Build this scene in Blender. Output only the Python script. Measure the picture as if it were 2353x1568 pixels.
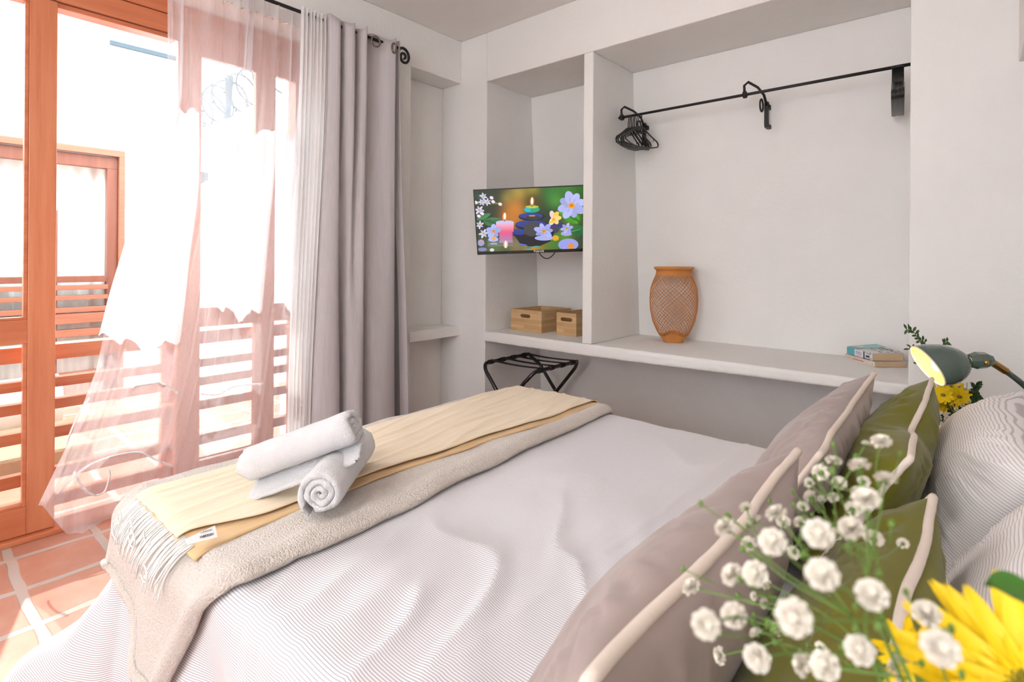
import bpy, bmesh, math, random
from math import sin, cos, pi, atan2, hypot, sqrt, floor, exp
from mathutils import Vector, Matrix, noise
random.seed(7)
for o in list(bpy.data.objects): bpy.data.objects.remove(o)
S = bpy.context.scene
C = S.collection

# ------------------------------------------------------------------ camera
F, YAW, ROLL, CX, CY, H = 1241.3, .70885, .0070636, 1176.5, 594.94, 1.2
cam = bpy.data.cameras.new('camera'); co = bpy.data.objects.new('camera', cam); C.objects.link(co)
cam.sensor_width = 36; cam.lens = 36 * F / 2353
cam.shift_y = -(784 - CY) / 2353
cam.clip_start = .02
co.matrix_world = Matrix.Translation((0, 0, H)) @ Matrix.Rotation(YAW, 4, 'Z') @ Matrix.Rotation(pi / 2, 4, 'X') @ Matrix.Rotation(ROLL, 4, 'Z')
cam.dof.use_dof = True; cam.dof.focus_distance = 2.2; cam.dof.aperture_fstop = 7.5
S.camera = co
# ------------------------------------------------------------------ sky, sun, exposure
w = bpy.data.worlds.new('sky'); S.world = w; w.use_nodes = True
bg = w.node_tree.nodes['Background']; bg.inputs[0].default_value = (.90, .95, 1, 1); bg.inputs[1].default_value = 4.2
sl = bpy.data.lights.new('sun', 'SUN'); sl.energy = 2.2; sl.angle = .012; sl.color = (1, .96, .9)
so = bpy.data.objects.new('sun', sl); C.objects.link(so)
so.rotation_euler = Vector((1, -.31, -1.25)).to_track_quat('-Z', 'Y').to_euler()
S.view_settings.view_transform = 'Standard'; S.view_settings.look = 'None'
S.view_settings.gamma = 1; S.view_settings.use_curve_mapping = False
S.view_settings.exposure = 1.28

# ------------------------------------------------------------------ helpers
_r = Vector((cos(YAW), sin(YAW), 0)); _f = Vector((-sin(YAW), cos(YAW), 0)); _u = Vector((0, 0, 1))
RR = _r * cos(ROLL) + _u * sin(ROLL); UU = _u * cos(ROLL) - _r * sin(ROLL); FF = _f
def ray(x, y): return FF + RR * ((x - CX) / F) - UU * ((y - CY) / F)
def onx(x, y, X): d = ray(x, y); return Vector((0, 0, H)) + d * (X / d.x)
def ony(x, y, Y): d = ray(x, y); return Vector((0, 0, H)) + d * (Y / d.y)
def onz(x, y, Z): d = ray(x, y); return Vector((0, 0, H)) + d * ((Z - H) / d.z)
def atd(x, y, t): return Vector((0, 0, H)) + ray(x, y) * t
def N(x, y=0., z=0.): return noise.noise(Vector((x, y, z)))
def sstep(a, b, x):
    t = max(0., min(1., (x - a) / (b - a))); return t * t * (3 - 2 * t)
def lerp(a, b, t): return a + (b - a) * t
def srgb(r, g, b):
    f = lambda c: (c / 255 / 12.92) if c <= 10 else ((c / 255 + .055) / 1.055) ** 2.4
    return (f(r), f(g), f(b))

class MB:
    def __init__(s): s.bm = bmesh.new(); s.uv = s.bm.loops.layers.uv.new('UVMap')
    def box(s, x0, x1, y0, y1, z0, z1, m=0):
        return s.obb(Vector(((x0+x1)/2, (y0+y1)/2, (z0+z1)/2)), (Vector((1,0,0)), Vector((0,1,0)), Vector((0,0,1))), (abs(x1-x0), abs(y1-y0), abs(z1-z0)), m)
    def obb(s, c, ax, sz, m=0):
        v = [s.bm.verts.new(c + ax[0]*sz[0]*i/2 + ax[1]*sz[1]*j/2 + ax[2]*sz[2]*k/2) for i in (-1,1) for j in (-1,1) for k in (-1,1)]
        for q in ((0,1,3,2),(4,6,7,5),(0,4,5,1),(2,3,7,6),(0,2,6,4),(1,5,7,3)):
            f = s.bm.faces.new([v[i] for i in q]); f.material_index = m
        return s
    def bar(s, a, b, w, t, up=Vector((0,0,1)), m=0):
        a, b = Vector(a), Vector(b); d = (b-a); L = d.length; d.normalize()
        n = d.cross(up).normalized(); u = n.cross(d)
        return s.obb((a+b)/2, (d, n, u), (L, w, t), m)
    def poly(s, pts, m=0):
        f = s.bm.faces.new([s.bm.verts.new(Vector(p)) for p in pts]); f.material_index = m; return f
    def tube(s, pts, r, seg=8, m=0, closed=False, cap=True):
        pts = [Vector(p) for p in pts]; n = len(pts); rings = []; up = None
        rr = r if isinstance(r, (list, tuple)) else [r]*n
        for i, p in enumerate(pts):
            if closed: t = pts[(i+1) % n] - pts[i-1]
            else: t = pts[min(i+1, n-1)] - pts[max(i-1, 0)]
            if t.length < 1e-9: t = Vector((0,0,1))
            t.normalize()
            if up is None:
                up = Vector((0,0,1)) if abs(t.z) < .9 else Vector((1,0,0))
            a = t.cross(up)
            if a.length < 1e-6: a = t.orthogonal()
            a.normalize(); b = a.cross(t).normalized(); up = b
            rings.append([s.bm.verts.new(p + (a*cos(2*pi*k/seg) + b*sin(2*pi*k/seg))*rr[i]) for k in range(seg)])
        for i in range(n if closed else n-1):
            A, B = rings[i], rings[(i+1) % n]
            for k in range(seg):
                f = s.bm.faces.new((A[k], A[(k+1) % seg], B[(k+1) % seg], B[k])); f.material_index = m; f.smooth = True
        if cap and not closed:
            f = s.bm.faces.new(rings[0][::-1]); f.material_index = m
            f = s.bm.faces.new(rings[-1]); f.material_index = m
        return s
    def lathe(s, prof, c=(0,0,0), ax=Vector((0,0,1)), seg=32, m=0, warp=None):
        ax = Vector(ax).normalized(); a = ax.orthogonal().normalized() if abs(ax.z) < .99 else Vector((1,0,0)); b = ax.cross(a); c = Vector(c); R = []
        for (r, h) in prof:
            if r < 1e-6: R.append([s.bm.verts.new(c + ax*h)])
            else: R.append([s.bm.verts.new(c + ax*h + (a*cos(2*pi*k/seg) + b*sin(2*pi*k/seg))*r) for k in range(seg)])
        for A, B in zip(R, R[1:]):
            for k in range(seg):
                k2 = (k+1) % seg
                if len(A) == 1 and len(B) == 1: continue
                if len(A) == 1: q = (A[0], B[k2], B[k])
                elif len(B) == 1: q = (A[k], A[k2], B[0])
                else: q = (A[k], A[k2], B[k2], B[k])
                f = s.bm.faces.new(q); f.material_index = m; f.smooth = True
        return s
    def grid(s, fn, nu, nv, uvf=None, m=0, closeu=False):
        G = [[s.bm.verts.new(Vector(fn(i/nu, j/nv))) for j in range(nv+1)] for i in range(nu + (0 if closeu else 1))]
        for i in range(nu):
            for j in range(nv):
                i2 = (i+1) % len(G) if closeu else i+1
                f = s.bm.faces.new((G[i][j], G[i2][j], G[i2][j+1], G[i][j+1])); f.material_index = m; f.smooth = True
                if uvf:
                    for l, (a, b) in zip(f.loops, ((i,j),(i+1,j),(i+1,j+1),(i,j+1))): l[s.uv].uv = uvf(a/nu, b/nv)
        return s
    def blob(s, c, r, sub=2, sc=(1,1,1), m=0, wob=0):
        res = bmesh.ops.create_icosphere(s.bm, subdivisions=sub, radius=1)
        for v in res['verts']:
            k = 1 + wob*N(v.co.x*2+c[0]*50, v.co.y*2+c[1]*50, v.co.z*2)
            v.co = Vector((v.co.x*r*sc[0]*k + c[0], v.co.y*r*sc[1]*k + c[1], v.co.z*r*sc[2]*k + c[2]))
            for f in v.link_faces: f.smooth = True; f.material_index = m
        return s

def origin(o):
    v = Vector((0,0,0))
    while o is not None: v += o.location; o = o.parent
    return v
def build(name, mb, mats, parent=None, smooth=None, bevel=0, solid=0, org=None, sub=0, normals=True):
    me = bpy.data.meshes.new(name)
    if normals and not solid: bmesh.ops.recalc_face_normals(mb.bm, faces=mb.bm.faces)
    mb.bm.to_mesh(me); mb.bm.free()
    for m in (mats if isinstance(mats, (list, tuple)) else [mats]): me.materials.append(m)
    o = bpy.data.objects.new(name, me); C.objects.link(o)
    if parent is None:
        if org is None:
            xs = [v.co for v in me.vertices]
            lo = [min(p[i] for p in xs) for i in range(3)]; hi = [max(p[i] for p in xs) for i in range(3)]
            org = Vector(((lo[0]+hi[0])/2, (lo[1]+hi[1])/2, lo[2]))
        org = Vector(org); me.transform(Matrix.Translation(-org)); o.location = org
    else:
        me.transform(Matrix.Translation(-origin(parent))); o.parent = parent
    if smooth is not None:
        for p in me.polygons: p.use_smooth = smooth
    if solid:
        md = o.modifiers.new('s', 'SOLIDIFY'); md.thickness = solid; md.offset = -1
    if bevel:
        md = o.modifiers.new('b', 'BEVEL'); md.width = bevel; md.segments = 2; md.limit_method = 'ANGLE'; md.angle_limit = .6
    if sub:
        md = o.modifiers.new('sub', 'SUBSURF'); md.levels = sub; md.render_levels = sub
    return o
def tag(o, label, cat, group=None, kind=None):
    o['label'] = label; o['category'] = cat
    if group: o['group'] = group
    if kind: o['kind'] = kind
    return o
def thing(name, label, cat, loc, group=None):
    o = bpy.data.objects.new(name, None); C.objects.link(o); o.location = loc; o.empty_display_size = .05
    return tag(o, label, cat, group)
def struct(o): o['kind'] = 'structure'; return o
def copy_tree(o, parent=None):
    c = o.copy(); C.objects.link(c); c.parent = parent
    for ch in list(o.children): copy_tree(ch, c)
    return c
def text_mesh(mb, txt, size, o, ax, up, m=0, bold=0.0, align='LEFT'):
    cu = bpy.data.curves.new('t', 'FONT'); cu.body = txt; cu.size = size; cu.offset = bold; cu.align_x = align; cu.resolution_u = 2
    ob = bpy.data.objects.new('t', cu); C.objects.link(ob); dg = bpy.context.evaluated_depsgraph_get()
    me = bpy.data.meshes.new_from_object(ob.evaluated_get(dg)); ax, up = Vector(ax).normalized(), Vector(up).normalized(); o = Vector(o)
    vs = [mb.bm.verts.new(o + ax*v.co.x + up*v.co.y) for v in me.vertices]
    for p in me.polygons:
        try: f = mb.bm.faces.new([vs[i] for i in p.vertices]); f.material_index = m
        except ValueError: pass
    bpy.data.objects.remove(ob); bpy.data.meshes.remove(me)

# ------------------------------------------------------------------ materials
class NT:
    def __init__(s, name):
        s.mat = bpy.data.materials.new(name); s.mat.use_nodes = True; s.t = s.mat.node_tree; s.n = s.t.nodes
        s.b = s.n['Principled BSDF']; s.out = s.n['Material Output']
    def add(s, typ, **kw):
        n = s.n.new('ShaderNode' + typ)
        for k, v in kw.items():
            if k.startswith('i_'): n.inputs[k[2:].replace('_', ' ')].default_value = v
            else: setattr(n, k, v)
        return n
    def link(s, a, b): s.t.links.new(a, b)
    def coords(s, scale=(1,1,1), kind='Object', rot=(0,0,0)):
        tc = s.add('TexCoord'); mp = s.add('Mapping'); mp.inputs['Scale'].default_value = scale; mp.inputs['Rotation'].default_value = rot
        s.link(tc.outputs[kind], mp.inputs[0]); return mp.outputs[0]
    def noise(s, vec, scale, detail=3, rough=.5):
        n = s.add('TexNoise', i_Scale=scale, i_Detail=detail, i_Roughness=rough)
        if vec: s.link(vec, n.inputs['Vector'])
        return n.outputs['Fac']
    def ramp(s, fac, stops):
        r = s.add('ValToRGB'); e = r.color_ramp.elements
        while len(e) < len(stops): e.new(.5)
        for k, (p, c) in enumerate(stops): e[k].position = p; e[k].color = (*c, 1)
        s.link(fac, r.inputs[0]); return r.outputs[0]
    def math(s, op, a, b=None, c=None):
        n = s.add('Math', operation=op)
        for i, v in enumerate((a, b, c)):
            if v is None: continue
            if isinstance(v, (int, float)): n.inputs[i].default_value = v
            else: s.link(v, n.inputs[i])
        return n.outputs[0]
    def bump(s, h, strength=.3, dist=.01):
        b = s.add('Bump', i_Strength=strength, i_Distance=dist); s.link(h, b.inputs['Height']); s.link(b.outputs[0], s.b.inputs['Normal']); return b
    def mix(s, fac, a, b):
        m = s.add('Mix', data_type='RGBA')
        for inp, v in ((m.inputs[0], fac), (m.inputs[6], a), (m.inputs[7], b)):
            if isinstance(v, (int, float)): inp.default_value = v
            elif isinstance(v, tuple): inp.default_value = (*v, 1)
            else: s.link(v, inp)
        return m.outputs[2]
def mat(name, col, rough=.6, metal=0, bump=None, spec=None, sheen=0, coat=0):
    t = NT(name); t.b.inputs['Base Color'].default_value = (*col, 1); t.b.inputs['Roughness'].default_value = rough; t.b.inputs['Metallic'].default_value = metal
    v = t.coords(); c = t.noise(v, 14, 4)
    lo = tuple(x*.93 for x in col); hi = tuple(min(1, x*1.05) for x in col)
    t.link(t.ramp(c, [(.3, lo), (.7, hi)]), t.b.inputs['Base Color'])
    if bump: t.bump(t.noise(v, bump[0], 4, .6), bump[1], bump[2])
    if spec is not None: t.b.inputs['Specular IOR Level'].default_value = spec
    if sheen: t.b.inputs['Sheen Weight'].default_value = sheen; t.b.inputs['Sheen Roughness'].default_value = .4
    if coat: t.b.inputs['Coat Weight'].default_value = coat; t.b.inputs['Coat Roughness'].default_value = .08
    return t.mat

def plaster(name, col, s=1.):
    t = NT(name); t.b.inputs['Roughness'].default_value = .75
    v = t.coords((1, 1, 1)); n1 = t.noise(v, 3, 5, .6); v2 = t.coords((60, 60, 5)); n2 = t.noise(v2, 1, 4, .7); n3 = t.noise(v, 45, 3, .6)
    t.link(t.ramp(n1, [(.3, tuple(c*.965 for c in col)), (.7, col)]), t.b.inputs['Base Color'])
    h = t.math('ADD', t.math('MULTIPLY', n1, 1.2), t.math('ADD', t.math('MULTIPLY', n2, .35), t.math('MULTIPLY', n3, .3)))
    t.bump(h, .5*s, .008); return t.mat
def wood(name, c1, c2, c3, axis='Z', rough=.35, scale=1.):
    t = NT(name); t.b.inputs['Roughness'].default_value = rough
    sc = {'X': (1.2, 22, 22), 'Y': (22, 1.2, 22), 'Z': (22, 22, 1.2)}[axis]
    v = t.coords(tuple(x*scale for x in sc)); n = t.noise(v, 1.2, 6, .65); v1 = t.coords((1, 1, 1)); m = t.noise(v1, 2.2, 3)
    a = t.ramp(n, [(.25, c1), (.5, c2), (.78, c3)])
    t.link(t.mix(t.math('MULTIPLY', m, .45), a, c2), t.b.inputs['Base Color'])
    t.bump(n, .12, .002); t.b.inputs['Coat Weight'].default_value = .25; t.b.inputs['Coat Roughness'].default_value = .25
    return t.mat

M = {}
M['wall'] = plaster('wall_plaster', (.87, .845, .82))
M['ceiling'] = plaster('ceiling_plaster', (.87, .845, .82), .6)
M['ext_wall'] = plaster('exterior_plaster', (.88, .88, .87))
M['woodV'] = wood('varnished_wood_upright', (.44, .115, .045), (.60, .20, .09), (.70, .29, .15), 'Z')
M['woodY'] = wood('varnished_wood_rail', (.42, .10, .04), (.57, .175, .075), (.67, .26, .13), 'Y')
M['woodX'] = wood('exterior_door_wood', (.13, .04, .02), (.17, .055, .03), (.22, .08, .045), 'Z', .5)
M['woodO'] = wood('weathered_wood', (.20, .075, .04), (.27, .10, .055), (.33, .14, .08), 'Y', .55)
def bamboo():
    t = NT('bamboo_board'); tc = t.add('TexCoord'); sp = t.add('SeparateXYZ'); t.link(tc.outputs['Object'], sp.inputs[0]); cb = t.add('CombineXYZ'); t.link(t.math('ADD', sp.outputs[0], sp.outputs[1]), cb.inputs[0]); t.link(sp.outputs[2], cb.inputs[1])
    br = t.add('TexBrick', offset=.37); t.link(cb.outputs[0], br.inputs['Vector']); br.inputs['Scale'].default_value = 1; br.inputs['Brick Width'].default_value = .19; br.inputs['Row Height'].default_value = .021; br.inputs['Mortar Size'].default_value = .0004
    br.inputs['Color1'].default_value = (.52, .30, .13, 1); br.inputs['Color2'].default_value = (.74, .50, .27, 1); br.inputs['Mortar'].default_value = (.36, .2, .09, 1)
    n = t.noise(t.coords((3, 3, 160)), 1, 4); t.link(t.mix(t.math('MULTIPLY', n, .5), br.outputs['Color'], (.66, .42, .2)), t.b.inputs['Base Color']); t.b.inputs['Roughness'].default_value = .45; return t.mat
M['bamboo'] = bamboo()
M['wicker'] = mat('wicker', (.66, .26, .065), .55)
M['iron'] = mat('black_iron', (.022, .02, .02), .5, .3, (60, .2, .002))
M['bplastic'] = mat('black_plastic', (.012, .013, .012), .35)
M['bmetal'] = mat('black_painted_metal', (.012, .012, .013), .3, .1, coat=.3)
M['strap'] = mat('black_webbing', (.018, .017, .018), .8, 0, (300, .4, .002))
M['towel'] = mat('white_terry', (.84, .83, .84), .95, 0, (260, .9, .006), 0, .4)
M['taupe'] = mat('taupe_velvet', (.38, .305, .28), .8, 0, (40, .12, .004), .3, .25)
M['piping'] = mat('cream_piping', (.80, .69, .60), .8, 0, (200, .3, .002))
M['green'] = mat('olive_velvet', (.15, .14, .010), .8, 0, (40, .15, .004), .3, .18)
M['enamel'] = mat('green_enamel', (.075, .115, .095), .22, 0, None, .5, 0, .8)
M['brass'] = mat('brass', (.72, .42, .08), .28, 1.)
M['chrome'] = mat('chrome_eyelet', (.25, .2, .16), .3, .9)
M['white'] = mat('white_satin', (.8, .8, .8), .5)
M['petalY'] = mat('yellow_petal', (.93, .66, .004), .55)
M['discY'] = mat('green_gold_disc', (.25, .2, .01), .8, 0, (200, .8, .004))
M['leafD'] = mat('dark_leaf', (.03, .085, .02), .45)
M['leafB'] = mat('bright_leaf', (.04, .17, .006), .35)
M['stem'] = mat('green_stem', (.13, .24, .04), .5)
M['twig'] = mat('brown_twig', (.10, .045, .02), .7)
M['gyp'] = mat('white_petal', (.84, .78, .68), .7)
M['paper'] = mat('aged_paper', (.62, .44, .28), .9, 0, (120, .5, .002))
M['cream'] = mat('cream_card', (.78, .66, .56), .6)
M['ink'] = mat('dark_ink', (.03, .03, .04), .7)
M['redink'] = mat('red_ink', (.5, .05, .05), .7)
M['grayink'] = mat('grey_ink', (.35, .33, .3), .7)
M['purpink'] = mat('purple_ink', (.2, .12, .4), .7)
M['teal'] = mat('teal_card', (.10, .42, .50), .5)
M['tealpale'] = mat('pale_teal_card', (.32, .58, .55), .5)
M['cardwhite'] = mat('white_card', (.75, .75, .76), .5)
M['galv'] = mat('galvanised_steel', (.035, .06, .075), .7, .0)
M['stone'] = mat('tan_stone', (.34, .25, .16), .9, 0, (50, .6, .01))
M['mattress'] = mat('mattress_ticking', (.75, .74, .72), .9)
M['darkwood'] = mat('dark_stained_wood', (.1, .05, .03), .5)
M['glassvase'] = mat('white_ceramic', (.8, .8, .78), .25)

def terracotta():
    t = NT('terracotta_tiles'); v = t.coords((1, 1, 1), 'Object')
    v.node.inputs['Location'].default_value = (.045, -.075, 0)
    wob = t.add('TexNoise', i_Scale=3.0, i_Detail=2.0); t.link(v, wob.inputs['Vector'])
    add = t.add('VectorMath', operation='MULTIPLY_ADD'); t.link(wob.outputs['Color'], add.inputs[0]); add.inputs[1].default_value = (.05, .05, 0); t.link(v, add.inputs[2])
    br = t.add('TexBrick'); t.link(add.outputs[0], br.inputs['Vector']); br.offset = 0
    br.inputs['Scale'].default_value = 1; br.inputs['Brick Width'].default_value = .28; br.inputs['Row Height'].default_value = .28; br.inputs['Mortar Size'].default_value = .018; br.inputs['Mortar Smooth'].default_value = .3
    br.inputs['Color1'].default_value = (.50, .19, .11, 1); br.inputs['Color2'].default_value = (.42, .16, .10, 1); br.inputs['Mortar'].default_value = (.46, .41, .36, 1)
    n = t.noise(v, 9, 6, .65)
    c = t.mix(t.math('MULTIPLY', t.math('POWER', n, 2.), .9), br.outputs['Color'], (.58, .36, .28))
    t.link(c, t.b.inputs['Base Color']); t.b.inputs['Roughness'].default_value = .42
    h = t.math('ADD', t.math('MULTIPLY', br.outputs['Fac'], -1.), t.math('MULTIPLY', n, .3)); t.bump(h, .5, .006)
    return t.mat
M['floor'] = terracotta()

def striped(name, base, line, pitch, duty=.36, contrast=1.):
    t = NT(name); uv = t.add('UVMap'); sp = t.add('SeparateXYZ'); t.link(uv.outputs[0], sp.inputs[0])
    fr = t.math('FRACT', t.math('DIVIDE', sp.outputs[1], pitch)); d = t.math('ABSOLUTE', t.math('SUBTRACT', fr, .5))
    mr = t.add('MapRange', interpolation_type='SMOOTHSTEP'); t.link(d, mr.inputs[0]); mr.inputs[1].default_value = duty/2 - .08; mr.inputs[2].default_value = duty/2 + .1; mr.inputs[3].default_value = contrast; mr.inputs[4].default_value = 0
    t.link(t.mix(mr.outputs[0], base, line), t.b.inputs['Base Color']); t.b.inputs['Roughness'].default_value = .85
    v = t.coords((1,1,1)); t.bump(t.noise(v, 25, 4, .6), .12, .006); return t.mat
M['duvet'] = striped('striped_cotton', (.88, .87, .885), (.44, .42, .47), .0054, .31)
M['pillowstripe'] = striped('striped_pillow_cotton', (.93, .90, .89), (.60, .55, .56), .0056, .28)

def sherpa():
    t = NT('sherpa_fleece'); v = t.coords((1,1,1)); vo = t.add('TexVoronoi', i_Scale=240.0); t.link(v, vo.inputs['Vector']); n = t.noise(v, 190, 4, .7); n2 = t.noise(v, 14, 3)
    h = t.math('ADD', t.math('MULTIPLY', vo.outputs['Distance'], -.8), n); t.bump(h, .8, .008)
    c = t.ramp(n, [(.35, (.80, .70, .61)), (.62, (.90, .82, .75))]); t.link(c, t.b.inputs['Base Color']); t.b.inputs['Roughness'].default_value = .95; t.b.inputs['Sheen Weight'].default_value = .4
    return t.mat
M['sherpa'] = sherpa()
def throwm(name, c1, c2):
    t = NT(name); v = t.coords((90, 3, 90)); n = t.noise(v, 1, 4, .6); v2 = t.coords((400, 400, 400)); n2 = t.noise(v2, 1, 1)
    t.link(t.ramp(n, [(.3, c1), (.7, c2)]), t.b.inputs['Base Color']); t.b.inputs['Roughness'].default_value = .85; t.bump(t.math('ADD', n, t.math('MULTIPLY', n2, .4)), .25, .003); t.b.inputs['Sheen Weight'].default_value = .2
    return t.mat
M['throw'] = throwm('yellow_cotton_throw', (.84, .68, .48), (.90, .77, .58))
M['throwdark'] = throwm('ochre_throw_lining', (.70, .46, .22), (.78, .54, .29))
M['fringe'] = mat('pale_fringe_yarn', (.86, .87, .85), .9)

def curtainm():
    t = NT('grey_curtain_linen'); v = t.coords((260, 260, 2.2)); n = t.noise(v, 1, 3, .6); v2 = t.coords((3, 3, 260)); n2 = t.noise(v2, 1, 2)
    t.link(t.ramp(n, [(.3, (.56, .52, .53)), (.7, (.66, .62, .63))]), t.b.inputs['Base Color']); t.b.inputs['Roughness'].default_value = .85; t.bump(t.math('ADD', n, t.math('MULTIPLY', n2, .4)), .2, .003)
    tr = t.add('BsdfTranslucent'); tr.inputs[0].default_value = (.62, .6, .62, 1); mx = t.add('MixShader'); mx.inputs[0].default_value = .12
    t.link(t.b.outputs[0], mx.inputs[1]); t.link(tr.outputs[0], mx.inputs[2]); t.link(mx.outputs[0], t.out.inputs[0]); return t.mat
M['curtain'] = curtainm()
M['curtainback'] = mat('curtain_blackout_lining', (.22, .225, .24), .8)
def sheerm(name, op, col=(.93, .93, .95)):
    t = NT(name); v = t.coords((420, 420, 12)); n = t.noise(v, 1, 2); t.b.inputs['Base Color'].default_value = (*col, 1); t.b.inputs['Roughness'].default_value = .9
    tl = t.add('BsdfTranslucent'); tl.inputs[0].default_value = (*col, 1); m1 = t.add('MixShader'); m1.inputs[0].default_value = .5; t.link(t.b.outputs[0], m1.inputs[1]); t.link(tl.outputs[0], m1.inputs[2])
    tp = t.add('BsdfTransparent'); m2 = t.add('MixShader'); t.link(t.math('ADD', t.math('MULTIPLY', n, .16), op - .08), m2.inputs[0])
    t.link(tp.outputs[0], m2.inputs[1]); t.link(m1.outputs[0], m2.inputs[2]); t.link(m2.outputs[0], t.out.inputs[0]); return t.mat
M['sheer'] = sheerm('white_voile', .45, (.80,.80,.82))
M['sheerD'] = sheerm('white_voile_gathered', .62)
M['exposure_ghost'] = sheerm('exposure_ghost_voile', .93, (.95,.95,.96))  # near-opaque white standing in for exposure ghosts over the voile
M['gather'] = sheerm('white_voile_gather', .80, (.97,.97,.97))
def glassm():
    t = NT('clear_pane'); tp = t.add('BsdfTransparent'); tp.inputs[0].default_value = (.97, .985, .98, 1); g = t.add('BsdfGlossy'); g.inputs['Roughness'].default_value = .01
    lw = t.add('LayerWeight'); lw.inputs[0].default_value = .12; m = t.add('MixShader'); t.link(t.math('MULTIPLY', lw.outputs['Fresnel'], .5), m.inputs[0]); t.link(tp.outputs[0], m.inputs[1]); t.link(g.outputs[0], m.inputs[2]); t.link(m.outputs[0], t.out.inputs[0]); return t.mat
M['glass'] = glassm()
def emit(name, col, st):
    t = NT(name); e = t.add('Emission'); e.inputs[0].default_value = (*col, 1); e.inputs[1].default_value = st; t.link(e.outputs[0], t.out.inputs[0]); return t.mat
M['bulb'] = emit('warm_bulb', (1, .72, .3), 4)
M['shadein'] = mat('cream_enamel_inside', (.9, .60, .20), .4)
def screenm():
    t = NT('tv_picture'); a = t.add('VertexColor', layer_name='col'); e = t.add('Emission'); t.link(a.outputs[0], e.inputs[0]); e.inputs[1].default_value = .44
    g = t.add('BsdfGlossy'); g.inputs['Roughness'].default_value = .12; g.inputs[0].default_value = (1,1,1,1); m = t.add('MixShader'); m.inputs[0].default_value = .03
    t.link(e.outputs[0], m.inputs[1]); t.link(g.outputs[0], m.inputs[2]); t.link(m.outputs[0], t.out.inputs[0]); return t.mat
M['screen'] = screenm()

# ------------------------------------------------------------------ room shell
A, B, W, ZC = -2.832, 2.726, -3.026, 2.77
XL, XR, ZT, ZS = -2.58, -.205, 2.43, .697
struct(build('floor', MB().box(W-.12, .6, -2.8, 3.45, -.08, 0), M['floor'], org=(0,0,0)))
struct(build('ceiling', MB().box(W-.3, .6, -2.8, 3.45, ZC, ZC+.1), M['ceiling']))
m = MB(); m.box(W-.3, XL, B, 3.5, 0, ZC); m.box(XL, XR, B, 3.5, ZT, ZC); m.box(XR, .6, B, 3.5, 0, ZC)
bk = m.bm
def prism(mb, x0, x1, sec, mm=0):
    n = len(sec); a = [mb.bm.verts.new((x0, y, z)) for y, z in sec]; b = [mb.bm.verts.new((x1, y, z)) for y, z in sec]
    mb.bm.faces.new(a); mb.bm.faces.new(b[::-1])
    for i in range(n): mb.bm.faces.new((a[i], a[(i+1) % n], b[(i+1) % n], b[i]))
prism(m, XL, XR, [(3.375, 0), (3.5, 0), (3.5, ZT), (3.215, ZT)])
m.box(-1.783, -1.717, B, 3.36, ZS, ZT)
struct(build('wall_back', m, M['wall'], bevel=.006))
m = MB(); m.box(W-.3, A, -2.8, B, 2.466, ZC); m.box(W-.3, A, -2.8, -.625, 0, 2.466); m.box(W-.3, A, 1.637, 2.268, 0, 2.466); m.box(W-.3, W-.003, 2.268, B, 0, 2.466)
struct(build('wall_left', m, M['wall'], bevel=.006))
struct(build('window_1', MB().box(W-.003, A+.001, 2.268, B, .641, .711), M['wall'], bevel=.004))
m = MB(); m.box(.42, .6, -2.8, B, 0, ZC); m.box(.118, .42, -1.3, B, 1.94, ZC)
struct(build('wall_right', m, M['wall'], bevel=.004))
m = MB(); m.box(W-.3, -1.3, -2.95, -2.8, 0, ZC); m.box(-1.3, .3, -2.95, -2.8, 0, .95); m.box(-1.3, .3, -2.95, -2.8, 2.5, ZC); m.box(.3, .6, -2.95, -2.8, 0, ZC)  # unseen rear wall, its opening shaped to let in fill light
struct(build('wall_rear', m, M['wall']))
# plaster shelf of the niches, a slightly wavy hand-made front edge
def shelf_pt(side):
    def f(a, b_):
        x = lerp(XL, XR, a); k = sstep(.965, 1., a)
        yf = B - .006 + .005*N(x*4) - .0*k
        loop = [(3.37, .628), (yf+.004, .628 + .02*sstep(.3, 1, a)), (yf, .636+.02*sstep(.3, 1, a)), (yf+.001, ZS-.010), (yf+.009, ZS-.001), (yf+.03, ZS), (3.37, ZS)]
        i = min(int(b_*6), 5); t = b_*6 - i
        y = lerp(loop[i][0], loop[i+1][0], t); z = lerp(loop[i][1], loop[i+1][1], t)
        return (x, y + (.003*N(x*22, z*30) if y < 2.76 else 0), z + (.002*N(x*30, 5) if y < 2.76 else 0))
    return f
sh = build('plaster_shelf', MB().grid(shelf_pt(0), 120, 18), M['wall'])
tag(sh, 'thick white plaster shelf running along both wall niches', 'shelf')

# window wall joinery
m = MB(); m.box(W-.1, W, -1.3, 1.637, 2.40, 2.466); m.box(W-.1, W-.007, -1.3, 1.637, 2.309, 2.397); m.box(W-.1, W-.02, -1.3, .958, 2.284, 2.305)
m.box(W-.1, W-.004, 1.577, 1.637, 0, 2.398)
struct(build('trim_1', m, M['woodY'], bevel=.003))
struct(build('trim_2', MB().box(W-.1, W+.03, -1.3, 1.637, 0, .022), M['woodY'], bevel=.003))
m = MB(); x0, x1 = W-.05, W-.001
m.box(x0, x1, .40, .492, .024, 2.30); m.box(x0, x1, -.62, -.52, .024, 2.30)
d1 = struct(build('door_1', m, M['woodV'], bevel=.003))
m = MB(); m.box(x0, x1-.001, -.52, .40, .829, .929); m.box(x0, x1-.001, -.52, .40, .024, .141); m.box(x0, x1-.001, -.52, .40, 2.27, 2.30)
for z0, z1 in ((.141, .829), (.929, 2.27)):
    m.box(x0+.012, x1-.004, .386, .40, z0, z1); m.box(x0+.012, x1-.004, -.52, .386, z0, z0+.012)
build('door_rail', m, M['woodY'], d1, bevel=.002)
build('glass_pane', MB().box(W-.03, W-.026, -.52, .388, .151, .829), M['glass'], d1)
build('glass_pane', MB().box(W-.03, W-.026, -.52, .388, .94, 2.27), M['glass'], d1)
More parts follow.
